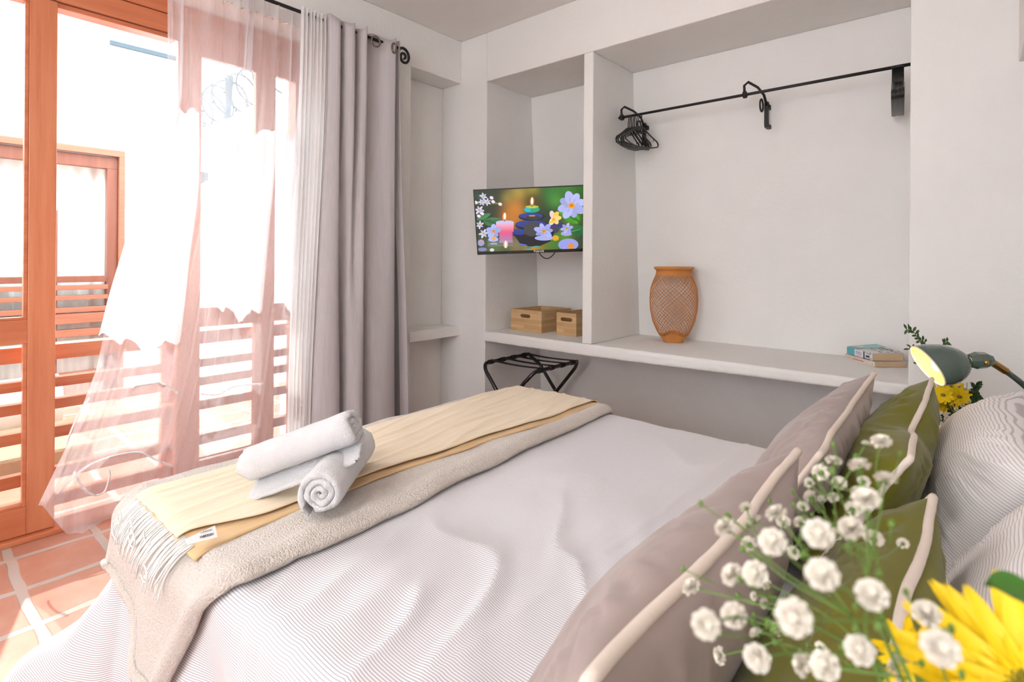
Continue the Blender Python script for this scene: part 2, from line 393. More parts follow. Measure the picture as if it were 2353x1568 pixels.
m = MB(); x0, x1 = W-.09, W-.055
m.box(x0, x1, .976, 1.087, .024, 2.32); m.box(x0, x1, 1.368, 1.482, .126, 2.25)
d2 = struct(build('door_2', m, M['woodV'], bevel=.003))
m = MB()
for z0, z1 in ((2.249, 2.32), (.829, .931), (.024, .126)): m.box(x0, x1-.001, 1.087, 1.60, z0, z1)
build('door_rail', m, M['woodY'], d2, bevel=.002)
build('glass_pane', MB().box(W-.075, W-.071, 1.087, 1.368, .126, 2.249), M['glass'], d2)
build('glass_pane', MB().box(W-.075, W-.071, 1.482, 1.60, .126, 2.249), M['glass'], d2)

# ------------------------------------------------------------------ outside
struct(build('floor', MB().box(-9, W-.12, -4, 6, -.1, -.012), M['floor'], org=(-6, 1, -.1)))
rl = thing('balcony_railing', 'varnished wooden railing of horizontal boards just outside the glass doors', 'railing', (-3.17, .3, 0))
for z0, z1, dp in ((.731, .80, .08), (.606, .649, .05), (.507, .552, .05), (.378, .427, .10), (.19, .243, .042), (.07, .122, .042)):
    build('slat', MB().box(-3.15-dp, -3.15, -1.3, 1.63, z0, z1), M['woodY'], rl, bevel=.002)
for y in (-.9, 1.0):
    build('post', MB().box(-3.29, -3.25, y-.04, y+.04, -.012, .8), M['woodV'], rl, bevel=.002)
XO = -5.5
ob = thing('opposite_building', 'white rendered building across the courtyard with a glazed wooden door', 'building', (XO-.3, 0, -.012))
m = MB(); m.box(XO-.5, XO, 1.34, 1.9, -.012, 3.6); m.box(XO-.5, XO, -4, 1.34, 2.09, 3.6); m.box(XO-.5, XO, -4, -1.2, -.012, 2.09)
build('wall', m, M['ext_wall'], ob)
m = MB(); m.box(XO-.1, XO+.02, -1.2, 1.34, 2.035, 2.088); m.box(XO-.1, XO+.02, 1.30, 1.34, -.012, 2.035)
fr = build('door_frame', m, M['woodO'], ob, bevel=.003)
m = MB(); m.box(XO-.08, XO-.02, -1.2, 1.298, 1.93, 2.03); m.box(XO-.08, XO-.02, 1.225, 1.298, 0, 1.93); m.box(XO-.08, XO-.02, .87, .905, 0, 1.56); m.box(XO-.08, XO-.02, .38, .46, 0, 1.93)
m.box(XO-.08, XO-.01, -1.2, 1.225, .985, 1.035)
build('door_sash', m, M['woodX'], ob, bevel=.003)
for z0, z1 in ((.925, .962), (.845, .88), (.745, .785), (.655, .735), (.55, .607), (.385, .42), (.22, .26)):
    build('slat', MB().box(XO-.06, XO+.01, -1.2, 1.23, z0, z1), M['woodO'], ob, bevel=.002)
build('glass_pane', MB().box(XO-.07, XO-.065, -1.2, 1.225, 0, 1.93), M['glass'], ob)
build('drape', MB().grid(lambda a, b_: (XO-.18+.02*sin(a*150)+.01*sin(a*47), lerp(-1.2, 1.3, a), lerp(.02, 1.97, b_)), 260, 2), M['ext_wall'], ob)
rd = build('wall_bar', MB().bar(onx(252, 97, XO+.03), onx(414, 137, XO+.03), .03, .035), M['galv'], org=onx(252, 97, XO))
tag(rd, 'galvanised metal bar fixed high on the wall across the courtyard', 'metal bar')
gw = build('garden_wall', MB().box(-8.5, -3.33, 2.3, 2.5, -.012, 2.62), M['ext_wall'])
tag(gw, 'white courtyard wall topped with coils of razor wire', 'wall')
rw = thing('razor_wire', 'grey coil of razor wire with its post on the courtyard wall', 'wire', (-5, 2.4, 2.62))
m = MB(); pts = []
for i in range(36*14):
    t = i/36; x = -7.6 + t*.30; pts.append((x + .03*sin(t*9), 2.4 + .20*cos(2*pi*t), 2.86 + .21*sin(2*pi*t)))
m.tube(pts, .009, 4)
for i in range(0, len(pts), 5):
    p = Vector(pts[i]); q = Vector(pts[min(i+1, len(pts)-1)]) - p; q.normalize(); s = q.cross(Vector((1,0,0))).normalized()*.032
    m.poly([p-s-q*.012, p+s-q*.006, p-s+q*.006, p+s+q*.012])
build('coil', m, M['galv'], rw)
build('post', MB().bar((-6.1, 2.4, 2.62), (-6.02, 2.4, 3.12), .05, .05), M['galv'], rw)
p = ony(476, 411, 2.28)
fl = thing('floodlight', 'small grey outdoor floodlight on the courtyard wall below the wire', 'lamp', p)
build('lamp_housing', MB().bar(p+Vector((-.1, -.06, -.02)), p+Vector((.08, -.06, .03)), .1, .07), M['galv'], fl, bevel=.01)
build('bracket', MB().box(p.x-.02, p.x+.02, p.y-.03, 2.302, p.z-.02, p.z+.02), M['galv'], fl)
st = build('stone_step', MB().box(-4.75, -3.85, -.4, .8, -.012, .13), M['stone'], bevel=.02)
tag(st, 'rough tan stone step outside the left glass door', 'step')
mt = build('rolled_mattress', MB().grid(lambda a, b_: (-4.35 + (.17+.012*N(b_*8, a*5))*cos(2*pi*a), lerp(-.3, .72, b_), .30 + .16*sin(2*pi*a)), 40, 20, closeu=True), M['mattress'])
tag(mt, 'pale rolled mattress lying on the stone step outside', 'mattress')

# ------------------------------------------------------------------ bed
BX0, BX1, BY0, BY1, BT = -1.74, .37, .44, 2.01, .55
def wrinkle(u, v):
    z = .0045*N(u*2.2, v*2.6, 3) + .003*N(u*6, v*3.2, 9)
    k = exp(-(((u+.78)/.42)**2 + ((v-.78)/.38)**2))
    a = u*.8 + v*.35; b_ = v*.8 - u*.35
    r = 1 - abs(N(a*9 + .6*N(u*3, v*3), b_*2.6, 1.7))*2.4
    z += k*.013*max(0, r)**2 + k*.005*N(a*22, b_*5, 2.2)
    k2 = exp(-(((u+.75)/.6)**2 + ((v-1.5)/.5)**2)); r2 = 1 - abs(N(u*5+2, v*1.6, 8.1))*2.6
    z += k2*.006*max(0, r2)**2
    for uc in (-.62, -.34): z += .003*exp(-((u-uc-.03*N(v*2, uc))/.008)**2)
    z += .03*sstep(.0, .4, (u-BX0))*sstep(0, .4, BX1-u)*0
    return z
def drape(u, v, off=0., ruff=1., wr=1.):
    R = .05 + off; e = .035
    x0, y0, y1 = BX0 + e, BY0 + e, BY1 - e
    eu = max(0, x0-u); ev = max(0, y0-v); ew = max(0, v-y1)
    x = max(u, x0); y = min(max(v, y0), y1); z = BT + off + wr*wrinkle(x, y)
    sv = -1 if ev > 0 else 1; e2 = ev + ew; r = hypot(eu, e2)
    if r > 0:
        th = atan2(e2, eu); Rr = R - off + .0; q = R*pi/2
        if r < q: h = R*sin(r/R); d = R*(1-cos(r/R))
        else:
            fl = .05 + .55*sin(2*th)**2*sstep(0, .5, r-q); L = r-q
            h = R + fl*L; d = R + L*sqrt(max(.2, 1-fl*fl))
        amp = ruff*.032*sstep(.06, .4, r)
        h += amp*sin(u*13 + 2.5*N(u*2.5, 1) + v*1.5)*(sin(th)**2) + amp*.6*N(u*9, v*2, 4) + off*.15
        x -= h*cos(th); y += sv*h*sin(th); z = max(z - d, .012)
    return Vector((x, y, z))
# mattress and base (hidden under the duvet)
bed = thing('bed', 'double bed dressed in white cotton with fine grey pinstripes', 'bed', ((BX0+BX1)/2, (BY0+BY1)/2, 0))
build('bed_base', MB().box(BX0+.05, BX1, BY0+.03, BY1-.03, .02, .30), M['darkwood'], bed, bevel=.01)
build('mattress', MB().box(BX0+.04, BX1, BY0+.03, BY1-.03, .30, BT-.03), M['white'], bed, bevel=.03)
U0, U1, V0, V1 = BX0-.50, BX1-.005, BY0-.53, BY1+.42
def uvd(a, b_):
    u = lerp(U0, U1, a); v = lerp(V0, V1, b_); e = .035
    eu = max(0, BX0+e-u); ev = max(0, BY0+e-v)
    vv = v if not (eu > 0 and ev > 0) else BY0 + e - hypot(eu, ev)
    if eu > 0 and ev <= 0: vv = v
    return (u, vv + .002*N(u*4, v*4))
dv = build('duvet', MB().grid(lambda a, b_: drape(lerp(U0, U1, a), lerp(V0, V1, b_)), 300, 280, uvd), M['duvet'], normals=False)
tag(dv, 'white duvet with fine grey pinstripes hanging over the bed to the floor', 'duvet')

# fleece blanket across the foot
def bl_edge(v): return -1.115 + .035*sin(v*2.1+.6) - .03*sstep(.9, .2, v)*0 + .012*N(v*5, 3) + .10*sstep(.48, .22, v)*0
def blank(a, b_):
    v = lerp(BY0-(.15+.15*min(a, .8)), BY1+.30, b_); u0 = BX0 - .075 - .21*sstep(BY0-.02, BY0+.35, v); u1 = bl_edge(v) - .02*sstep(.5, .2, v)
    if v < .47: u1 -= (.47-v)*.55
    u = lerp(u0, u1, a)
    p = drape(u, v, .012, .8); k = sstep(1, .93, a)*0
    hump = .010*exp(-((a-.955)/.03)**2) + .004*N(u*14, v*9, 5)
    lift = .014*sstep(0, .03, a)*sstep(1, .975, a) + .004
    if v < BY0: return p + Vector((0, -lift-hump*.8, hump*.3))
    return p + Vector((0, 0, lift + hump))
mb = MB().grid(blank, 90, 260)
bl = build('fleece_blanket', mb, M['sherpa'], solid=.016, normals=False)
tag(bl, 'beige fleece blanket laid across the foot of the bed and hanging over its near side', 'blanket')
# hemmed border along the hanging end
hem = MB(); hem.tube([blank(i/60, 0) + Vector((0, -.002, .006)) for i in range(2, 59)], [.004 + (.007+.002*N(i*.4))*sstep(1, 8, i) for i in range(2, 59)], 8)
build('hem', hem, M['sherpa'], bl)

# yellow throw, folded double, with fringe
def thr_e(v, s): return (-1.245 + .022*sin(v*3.4+1.4) + .012*N(v*4, 7)) if s else (-1.655 + .018*sin(v*2.6) + .015*N(v*3, 2))
def throw_f(off, w0, w1, vm=BY1+.14, lo=True):
    def f(a, b_):
        v = lerp(BY0-.012, vm, b_); u = lerp(thr_e(v, 0)+w0, thr_e(v, 1)+w1 - (.075*sstep(.62, .42, v) if off > .03 else 0), a)
        p = drape(u, v, .040, .3, 1)
        r = max(0, 1-abs(N((u + .16*v)*16 + .5*N(v*2.5), v*1.3, off*30))*3.2)
        p.z += off - .030 + .005*r*r*sstep(0, .06, a)*sstep(1, .94, a) + .004*N(u*12, v*6, 3)
        return p
    return f
th = thing('throw', 'folded pale yellow cotton throw with white fringe lying on the beige blanket', 'throw', (-1.44, 1.2, BT+.03))
build('lower_layer', MB().grid(throw_f(.024, 0, .012), 40, 200), M['throwdark'], th, solid=.003, normals=False)
build('upper_layer', MB().grid(throw_f(.034, .0, -.02), 60, 260), M['throw'], th, solid=.003, normals=False)
m = MB(); rnd = random.Random(3)
for i in range(84):
    a = i/83; u = lerp(thr_e(BY0, 0), thr_e(BY0, 1)-.03, a); p = drape(u, BY0+.004, .036, .3); pts = [p]
    L = rnd.uniform(.075, .125); ph = rnd.uniform(-.45, .45) + .7*N(i*.3, 2); sl = -.12 + rnd.uniform(-.07, .07); cur = 0
    for k in range(1, 10):
        t = k/9; q = drape(u - sl*.12*t - .02*t, BY0 + .004 - L*t, .034, .8)
        q += Vector((.006*sin(t*4+ph*3)*t + .014*ph*t, -.008*t - .004 - .0015*sin(i*2.4), 0)); pts.append(q)
    m.tube(pts, .0014, 5)
for i in range(7):
    a = rnd.random(); u = lerp(thr_e(BY0, 0), thr_e(BY0, 1)-.03, a); R0 = rnd.uniform(.015, .035); c = drape(u, BY0-.08*rnd.random()-.02, .04, .8); ph = rnd.uniform(0, 6)
    m.tube([c + Vector((R0*cos(ph+k*.5), -.012, R0*sin(ph+k*.5)*.8)) for k in range(9)], .0017, 5)
build('fringe', m, M['fringe'], th)
# care label
fl_ = throw_f(.034, 0, -.02); e0 = drape(-1.30, BY0+.02, .05, .3); 
p0 = onz(430, 1253, BT+.056); p1 = onz(500, 1234, BT+.058); p2 = onz(494, 1208, BT+.070); p3 = onz(424, 1240, BT+.062)
m = MB(); m.poly([p0, p1, p2, p3]); build('care_label', m, M['white'], th, solid=.0006, normals=False)
ax = (p0-p1).normalized(); nrm = (p1-p0).cross(p2-p1).normalized(); nrm = nrm if nrm.z > 0 else -nrm; up = nrm.cross(ax).normalized()
m = MB(); text_mesh(m, 'HOLMVI', .0068, lerp(p1, p2, .40) + ax*.006 + nrm*.0012, ax, up, 0, .00025)
for k, L in ((.66, .022), (.74, .017), (.24, .020)):
    q = lerp(p1, p2, k) + ax*.007 + nrm*.0012; m.poly([q, q+ax*L, q+ax*L+up*.0009, q+up*.0009])
build('label_print', m, M['ink'], th, normals=False)

# rolled towels
def towel(name, label, a, b_, r0, turns, ph, tail):
    a, b_ = Vector(a), Vector(b_); ax = (b_-a); L = ax.length; ax.normalize(); s = ax.cross(Vector((0,0,1))).normalized(); up = s.cross(ax)
    th_ = .0165 if turns > 2 else .018
    def sp(t, side):   # t 0..1 along the spiral, side 0 inner 1 outer
        an = ph + (t-1)*turns*2*pi; r = r0 - (1-t)*turns*(r0-.006)/turns; rr = r - (0 if side else (r0-.006)/turns*.93)
        rr = max(rr, .001); rr *= 1 + .05*N(an*.7, ph, 3)
        return (rr*cos(an), rr*sin(an))
    n = int(turns*26); loop = [sp(i/n, 1) for i in range(n+1)]
    out = loop[-1]; tg = Vector((-sin(ph), cos(ph)))
    tl = [(out[0]+tg.x*tail*k/6, out[1]+tg.y*tail*k/6) for k in range(1, 7)] if tail else []
    inner = [sp(i/n, 0) for i in range(n+1)]; tin = [(p[0]-cos(ph)*.007, p[1]-sin(ph)*.007) for p in tl]
    full = loop + tl; finn = inner + tin; ring = full + finn[::-1]
    mb = MB(); K = 30; V = []
    for j in range(K+1):
        t = j/K; ed = min(t, 1-t)*K; rnd_ = 1 - .05*max(0, 1-ed/1.3)**2
        V.append([mb.bm.verts.new(a + ax*(L*t + .006*N(p[0]*30, p[1]*30, t) + (.012*N(p[0]*60, p[1]*60, 9) if j in (0, K) else 0)) + s*(p[0]*rnd_+.002*N(t*9, p[0]*40, p[1]*40)) + up*(p[1]*rnd_+.002*N(t*7, p[1]*40, 2))) for p in ring])
    R = len(ring)
    for j in range(K):
        for i in range(R):
            f = mb.bm.faces.new((V[j][i], V[j][(i+1) % R], V[j+1][(i+1) % R], V[j+1][i])); f.smooth = True
    nf = len(full)
    for j in (0, K):
        for i in range(nf-1):
            # rounded terry edge: bulge between outer and inner spiral
            o1, o2, i1, i2 = V[j][i], V[j][i+1], V[j][R-1-i], V[j][R-2-i]
            d = -ax*.006 if j == 0 else ax*.006
            m1 = mb.bm.verts.new((o1.co+i1.co)/2 + d); m2 = mb.bm.verts.new((o2.co+i2.co)/2 + d)
            for q in ((o1, o2, m2, m1), (m1, m2, i2, i1)):
                try: mb.bm.faces.new(q).smooth = True
                except ValueError: pass
    bmesh.ops.remove_doubles(mb.bm, verts=mb.bm.verts, dist=.0002)
    return tag(build(name, mb, M['towel']), label, 'towel', 'rolled white towels on the bed')
zt = BT + .045
fa = onz(737, 1136, zt+.056); fb = onz(826, 1022, zt+.056)
towel('rolled_towel', 'rolled white towel showing its spiral end, lying on the yellow throw', fa, fb, .0575, 3.2, -2.6, .03)
ua = onz(572, 1072, zt+.062); ub = onz(813, 984, zt+.17)
towel('rolled_towel', 'rolled white towel propped slantwise on top of the other roll', ua, ub, .055, 2.6, -1.9, .075)

# ------------------------------------------------------------------ cushions and pillows
def cushion(name, label, cat, bottom, top, width, T, mats, seed, group=None, pipe=.006, wrk=.7, sag=0, uvdir=None, dents=(), skew=0., tilt=0.):
    bc, tc = Vector(bottom), Vector(top); up = (tc-bc); Hh = up.length; up.normalize(); wa = Vector((0, 1, 0)) + up*0; wa = (wa + Vector((skew, 0, tilt))).normalized(); nn = up.cross(wa).normalized()
    if nn.x > 0: nn = -nn
    ctr = (bc+tc)/2
    def edge(s, t):
        w = width/2*(s*(1 - .055*(1-t*t)) ); h = Hh/2*(t*(1 - .06*(1-s*s)))
        dz = -sag*(1-s*s)*(t > 0)*t
        dy = 0; dn = 0
        for (cs, ct, rad, amt, an) in dents:
            k = exp(-(((s-cs)/rad)**2 + ((t-ct)/rad)**2)); dz -= amt*k; dn += an*k
        return ctr + wa*w + up*(h+dz) + nn*(dn + .010*N(s*1.5, t*1.5, seed))
    def face(sg):
        def f(a, b_):
            s = 2*a-1; t = 2*b_-1; s = s*(1.5-.5*s*s); t = t*(1.5-.5*t*t)
            q = max(0, (1-s*s)*(1-t*t)); th_ = T/2*q**.42*(1-.12*(1-q))
            rim = (1-q)**2; ang = atan2(t, s)
            wz = wrk*(.007*N(s*2.2+seed, t*2.2, sg*3)*q**.2 + .013*rim*min(1, q*7)*(N(cos(ang)*12+seed, sin(ang)*12, sg) + .6*N(cos(ang)*28+seed, sin(ang)*28, sg)) + .008*min(1, q*6)*max(0, 1-abs(N(s*1.6+t*2.2, t*.9-s*3, seed+sg*2))*5)*(1-q*.8))
            return edge(s, t) + nn*sg*(th_ + wz*min(1, q*12))
        return f
    def uvf(a, b_):
        s = (2*a-1); t = (2*b_-1); s = s*(1.5-.5*s*s); t = t*(1.5-.5*t*t); return (s*width/2, t*Hh/2*1.05 + .010*N(s*1.3, t*1.3, seed) + .004*N(s*4, t*2, seed))
    mb = MB().grid(face(1), 84, 84, uvf); mb.grid(face(-1), 84, 84, uvf)
    bmesh.ops.remove_doubles(mb.bm, verts=mb.bm.verts, dist=.0004)
    o = thing(name, label, cat, (bc.x, bc.y, bc.z-.01), group)
    build('cover', mb, mats[0], o)
    if pipe:
        pts = []; n = 60
        for k in range(4):
            for i in range(n):
                x = -1 + 2*i/n
                s, t = ((x, -1), (1, x), (-x, 1), (-1, -x))[k]
                pts.append(edge(s, t) + nn*.0012*N(x*4, k, seed))
        build('piping', MB().tube(pts, [pipe*(1+.12*N(i*.35, seed)) for i in range(len(pts))], 8, closed=True), mats[1], o)
    return o, edge
z0 = BT + .035
MV, MG, MP = (M['taupe'], M['piping']), (M['green'], M['piping']), (M['pillowstripe'], M['piping'])
cushion('cushion', 'taupe velvet cushion with cream piping, the large one nearest the flowers', 'cushion', (-.37, .62, z0), (-.20, .62, .905), .60, .165, MV, 1, 'taupe cushions on the bed')
cushion('cushion', 'taupe velvet cushion with cream piping on the far side of the bed', 'cushion', (-.405, 1.37, z0-.02), (-.20, 1.375, .885), .64, .15, MV, 5, 'taupe cushions on the bed', tilt=.07)
cushion('cushion', 'olive green velvet cushion partly hidden behind the near white flowers', 'cushion', (-.20, .70, z0), (-.045, .70, .86), .58, .16, MG, 9, 'olive cushions on the bed')
cushion('cushion', 'olive green velvet cushion standing right under the green lamp', 'cushion', (-.25, 1.45, z0), (-.08, 1.43, .885), .62, .16, MG, 12, 'olive cushions on the bed', dents=((-.1, 1, .3, .03, .0),), tilt=.05)
cushion('pillow', 'grey pinstriped pillow nearest the yellow flower, leaning at the bed head', 'pillow', (-.03, .86, z0+.02), (.20, .86, .90), .78, .20, MP, 21, 'striped pillows at the bed head', pipe=0)
cushion('pillow', 'grey pinstriped pillow behind the far olive cushion', 'pillow', (-.055, 1.62, z0-.01), (.095, 1.63, .855), .74, .23, MP, 25, 'striped pillows at the bed head', pipe=0)
cushion('pillow', 'upright striped pillow at the very back, cut by the right edge', 'pillow', (.24, 1.62, z0), (.265, 1.62, 1.03), .72, .14, MP, 31, 'striped pillows at the bed head', pipe=0)

# ------------------------------------------------------------------ curtain rod, grey curtain, voile
XC = A + .10; ZR = 2.506
rod = thing('curtain_rod', 'black iron curtain rod with a scroll end above the glass doors', 'curtain rod', (XC, .9, ZR))
build('rod', MB().tube([(XC, -1.1, ZR), (XC, .5, ZR), (XC, 2.10, ZR)], .0095, 10), M['iron'], rod)
c = onx(928, 131, XC); m = MB(); pts = [(XC, 2.085, ZR)]
for k in range(46):
    t = k/45; an = 1.75 - t*9.6; r = lerp(.055, .008, t**.8); pts.append((XC, c.y + r*cos(an)*.9, c.z + r*sin(an)))
m.tube(pts, .0085, 8); build('finial', m, M['iron'], rod)
for y in (-.6, 1.52):
    build('bracket', MB().tube([(A-.002, y, ZR+.03), (XC-.03, y, ZR+.02), (XC, y, ZR-.012), (XC+.012, y, ZR-.002)], .006, 6), M['iron'], rod)
def spl(P, t):
    n = len(P)-1; x = t*n; i = min(int(x), n-1); f = x-i; g = lambda k: P[max(0, min(n, k))]
    p0, p1, p2, p3 = g(i-1), g(i), g(i+1), g(i+2)
    return tuple(.5*((2*p1[k]) + (-p0[k]+p2[k])*f + (2*p0[k]-5*p1[k]+4*p2[k]-p3[k])*f*f + (-p0[k]+3*p1[k]-3*p2[k]+p3[k])*f**3) for k in range(len(p1)))
TOP = [(1.585,-2.745),(1.61,-2.70),(1.655,-2.69),(1.675,-2.765),(1.70,-2.70),(1.745,-2.685),(1.765,-2.765),(1.80,-2.70),(1.828,-2.69),(1.838,-2.762),(1.875,-2.765),(1.94,-2.745),(2.0,-2.705),(2.04,-2.70),(2.045,-2.785),(2.062,-2.78),(2.085,-2.715)]
BOT = [(1.50,-2.745),(1.53,-2.68),(1.61,-2.65),(1.66,-2.68),(1.68,-2.775),(1.705,-2.69),(1.75,-2.64),(1.79,-2.65),(1.812,-2.70),(1.822,-2.765),(1.87,-2.70),(1.96,-2.675),(2.04,-2.69),(2.055,-2.73),(2.065,-2.775),(2.12,-2.765),(2.175,-2.72)]
gc = thing('curtain', 'heavy grey linen curtain hanging from iron eyelets beside the doors', 'curtain', (XC, 1.85, .03))
def cur(a, b_):
    t = spl(TOP, a); q = spl(BOT, a); k = b_; kk = sstep(0, 1, k)
    z = lerp(2.535 + .012*sin(a*40), .03, k)
    return (lerp(t[1], q[1], kk) + .004*N(a*20, k*3), lerp(t[0], q[0], kk) + .003*N(a*15, k*4, 3), z)
cb_ = MB().grid(cur, 200, 60); cb_.bm.faces.ensure_lookup_table()
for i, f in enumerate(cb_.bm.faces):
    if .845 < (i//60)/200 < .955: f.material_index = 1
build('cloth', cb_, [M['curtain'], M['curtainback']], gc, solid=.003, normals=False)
for px, py, rot in ((862, 95, 0), (904, 110, .9)):
    c = onx(px, py+1, XC+.035); m = MB(); R = .030
    m.tube([(c.x+.006 + .0*k, c.y + R*cos(k*pi/12)*(1 if rot == 0 else .5), c.z + R*sin(k*pi/12)) for k in range(24)], .0055, 8, closed=True)
    build('eyelet', m, M['chrome'], gc)
XS = A + .075
Lp = [onx(x, y, XS) for x, y in ((368, 0), (368, 120), (366, 220), (350, 320), (318, 440), (285, 560), (247, 680), (212, 850), (152, 1010), (77, 1165))]
Lz = [(2.60, Lp[0].y)] + [(p.z, p.y) for p in Lp]
def ly(z):
    for (z1, y1), (z2, y2) in zip(Lz, Lz[1:]):
        if z >= z2: return lerp(y2, y1, max(0, min(1, (z-z2)/(z1-z2))))
    return Lz[-1][1]
sc = thing('sheer_curtain', 'white see-through voile curtain blowing aside in front of the open doors', 'curtain', (XS, 1.1, .09))
def vo(a, b_):
    zb = lerp(.245, .075, sstep(0, .12, a)) + .012*N(a*30, 4); z = lerp(2.515, zb, b_)
    yr = lerp(1.56, 1.40, b_); yl = ly(z); f = sstep(.0, .9, 1-b_)
    aa = a + .035*f*sin(a*2*pi*2.5+1) ; y = lerp(yl, yr, aa)
    amp = lerp(.012, .030, f)*sstep(0, .04, a)
    x = XS + amp*(sin(a*74 + 2*N(a*4, b_*.8)*3) + .5*sin(a*31+b_*3)) + .05*b_*(1-a)*sin(a*9+2)
    return (x, y + .006*sin(a*74+1.5)*f, z)
build('cloth', MB().grid(vo, 300, 80), M['sheer'], sc, normals=False)
def bunch(a, b_):
    z = lerp(2.53, .03, b_); y = lerp(lerp(1.44, 1.375, sstep(0, 1, b_)), lerp(1.59, 1.51, sstep(0, 1, b_)), a)
    return (XC + .01 + .022*sin(a*44 + 2*N(a*5, b_*2)) + .01*N(a*20, b_*3), y, z)
build('gathered_edge', MB().grid(bunch, 120, 50), M['gather'], sc, normals=False)
def pl_(x): return lambda p: onx(p[0], p[1], x)
def panel(lefts, rights, name, tops=None, bots=None, xx=XS-.045):  # added sheets imitating the blown-out exposure ghost of the moving voile
    L_ = [onx(*p, xx) for p in lefts]; R_ = [onx(*p, xx) for p in rights]
    def f(a, b_):
        l = spl([tuple(p) for p in L_], b_); r = spl([tuple(p) for p in R_], b_); p = Vector(l).lerp(Vector(r), a)
        wv = .02*sin(a*7+.5) + .014*sin(a*17+1); jag = .012*N(a*14, 8) + .006*N(a*50, 2)
        p.z += (1-b_)**6*wv*1.1 + b_**6*(wv*1.6+jag); p.x += .010*sin(a*24 + b_*2) ; return p
    build(name, MB().grid(f, 70, 40), M['exposure_ghost'], sc, normals=False)
panel([(368,215),(350,320),(318,440),(285,560),(250,680),(225,790)], [(459,262),(459,350),(455,450),(437,580),(424,700),(412,792)], 'ghost_panel')
panel([(488,296),(478,400),(475,500),(475,600),(473,660),(478,715)], [(634,303),(632,400),(622,500),(612,600),(604,680),(600,720)], 'ghost_panel')
panel([(640,300),(643,400),(646,500),(650,600),(652,680),(653,712)], [(692,310),(690,400),(686,500),(683,600),(680,680),(680,722)], 'ghost_panel')
m = MB()
for P in ([(132,1136),(160,1105),(205,1070),(262,1048),(320,1040),(360,1058),(400,1072)], [(170,1085),(190,1120),(215,1138),(240,1130),(252,1095),(250,1080)], [(205,915),(180,955),(160,1000),(152,1030)], [(300,890),(350,882),(372,882),(412,906)], [(462,905),(500,907),(540,888),(605,882)]):
    q = [tuple(onx(x, y, XS-.02)) for x, y in P]; m.tube([spl(q, i/30) for i in range(31)], .004, 6)
build('hem_cord', m, M['white'], sc)
hd = MB(); hd.tube([(XS+.02*sin(i*1.3), lerp(.80, 1.47, i/80), 2.43+.006*sin(i*.9)) for i in range(81)], .0022, 5); build('heading_stitch', hd, M['cream'], sc)

# ------------------------------------------------------------------ television
TL, TR_, BL, BR = atd(1087, 436, 3.40), atd(1349, 424.5, 3.40), atd(1097, 586, 3.445), atd(1354, 577.4, 3.445)
tax = ((TR_-TL)+(BR-BL)).normalized(); tup = ((TL-BL)+(TR_-BR)).normalized(); tup = (tup - tax*tup.dot(tax)*.35).normalized(); tn = tax.cross(tup).normalized()
if tn.y > 0: tn = -tn
tv = thing('television', 'flat black television tilted on its arm in the left niche, showing candles and flowers', 'television', (TL+BR)/2 + Vector((0, 0, -.25)))
def tq(u, v, o=0.): return TL.lerp(TR_, u).lerp(BL.lerp(BR, u), v) + tn*o
m = MB()
def slab(mb, u0, u1, v0, v1, o0, o1, mm=0):
    P = [mb.bm.verts.new(tq(u, v, o)) for o in (o0, o1) for (u, v) in ((u0, v0), (u1, v0), (u1, v1), (u0, v1))]
    for q in ((3,2,1,0), (4,5,6,7), (0,1,5,4), (1,2,6,5), (2,3,7,6), (3,0,4,7)): mb.bm.faces.new([P[i] for i in q]).material_index = mm
slab(m, 0, 1, 0, 1, -.012, 0); slab(m, .15, .85, .2, .92, -.05, -.012)
for r in ((0, 1, 0, .018), (0, 1, .955, 1), (0, .011, .018, .955), (.989, 1, .018, .955)): slab(m, *r, 0, .004)
build('casing', m, M['bplastic'], tv)
m = MB(); text_mesh(m, 'Polaroid', .019, tq(.55, .987, .0045), tax, tup, 0, .0004, 'CENTER'); build('logo', m, M['white'], tv, normals=False)
c0 = tq(.5, .5, -.05); m = MB(); m.tube([c0, c0 - tn*.08, Vector((-2.1, 3.18, c0.z)), Vector((-2.1, 3.27, c0.z))], .018, 8); m.box(-2.17, -2.03, 3.255, 3.272, c0.z-.1, c0.z+.1); build('wall_arm', m, M['bmetal'], tv)
cA = tq(.55, .99, -.02); cB = tq(.70, .99, -.02); m = MB(); m.tube([cA.lerp(cB, i/12) - Vector((0, 0, .045*sin(pi*i/12)**.8 * (1 if 0 < i < 12 else 0))) for i in range(13)], .0035, 6); build('cable', m, M['bplastic'], tv)
# the picture: crop coordinates of the photo's screen -> screen plane
pic = MB(); cl = pic.bm.loops.layers.float_color.new('col'); lay = [0]
def cuv(x, y):
    yt = 190 - .043*(x-120); yb = 1275 - .03*(x-225); v = (y-yt)/(yb-yt); xl = 150 + (y-205)*.075
    return (x-xl)/1945*.978+.011, .018 + v*.937
def cpt(x, y, o): u, v = cuv(x, y); return tq(max(.011, min(.989, u)), max(.018, min(.955, v)), o)
def pf(pts, col, o=None):
    if o is None: lay[0] += 1; o = .001 + lay[0]*.000012
    vs = [pic.bm.verts.new(cpt(x, y, o)) for x, y in pts]
    try: f = pic.bm.faces.new(vs)
    except ValueError: return
    for l in f.loops: l[cl] = (*col, 1)
def ell(x, y, rx, ry, col, rot=0, n=18):
    pf([(x + rx*cos(k*2*pi/n)*cos(rot) - ry*sin(k*2*pi/n)*sin(rot), y + rx*cos(k*2*pi/n)*sin(rot) + ry*sin(k*2*pi/n)*cos(rot)) for k in range(n)], col)
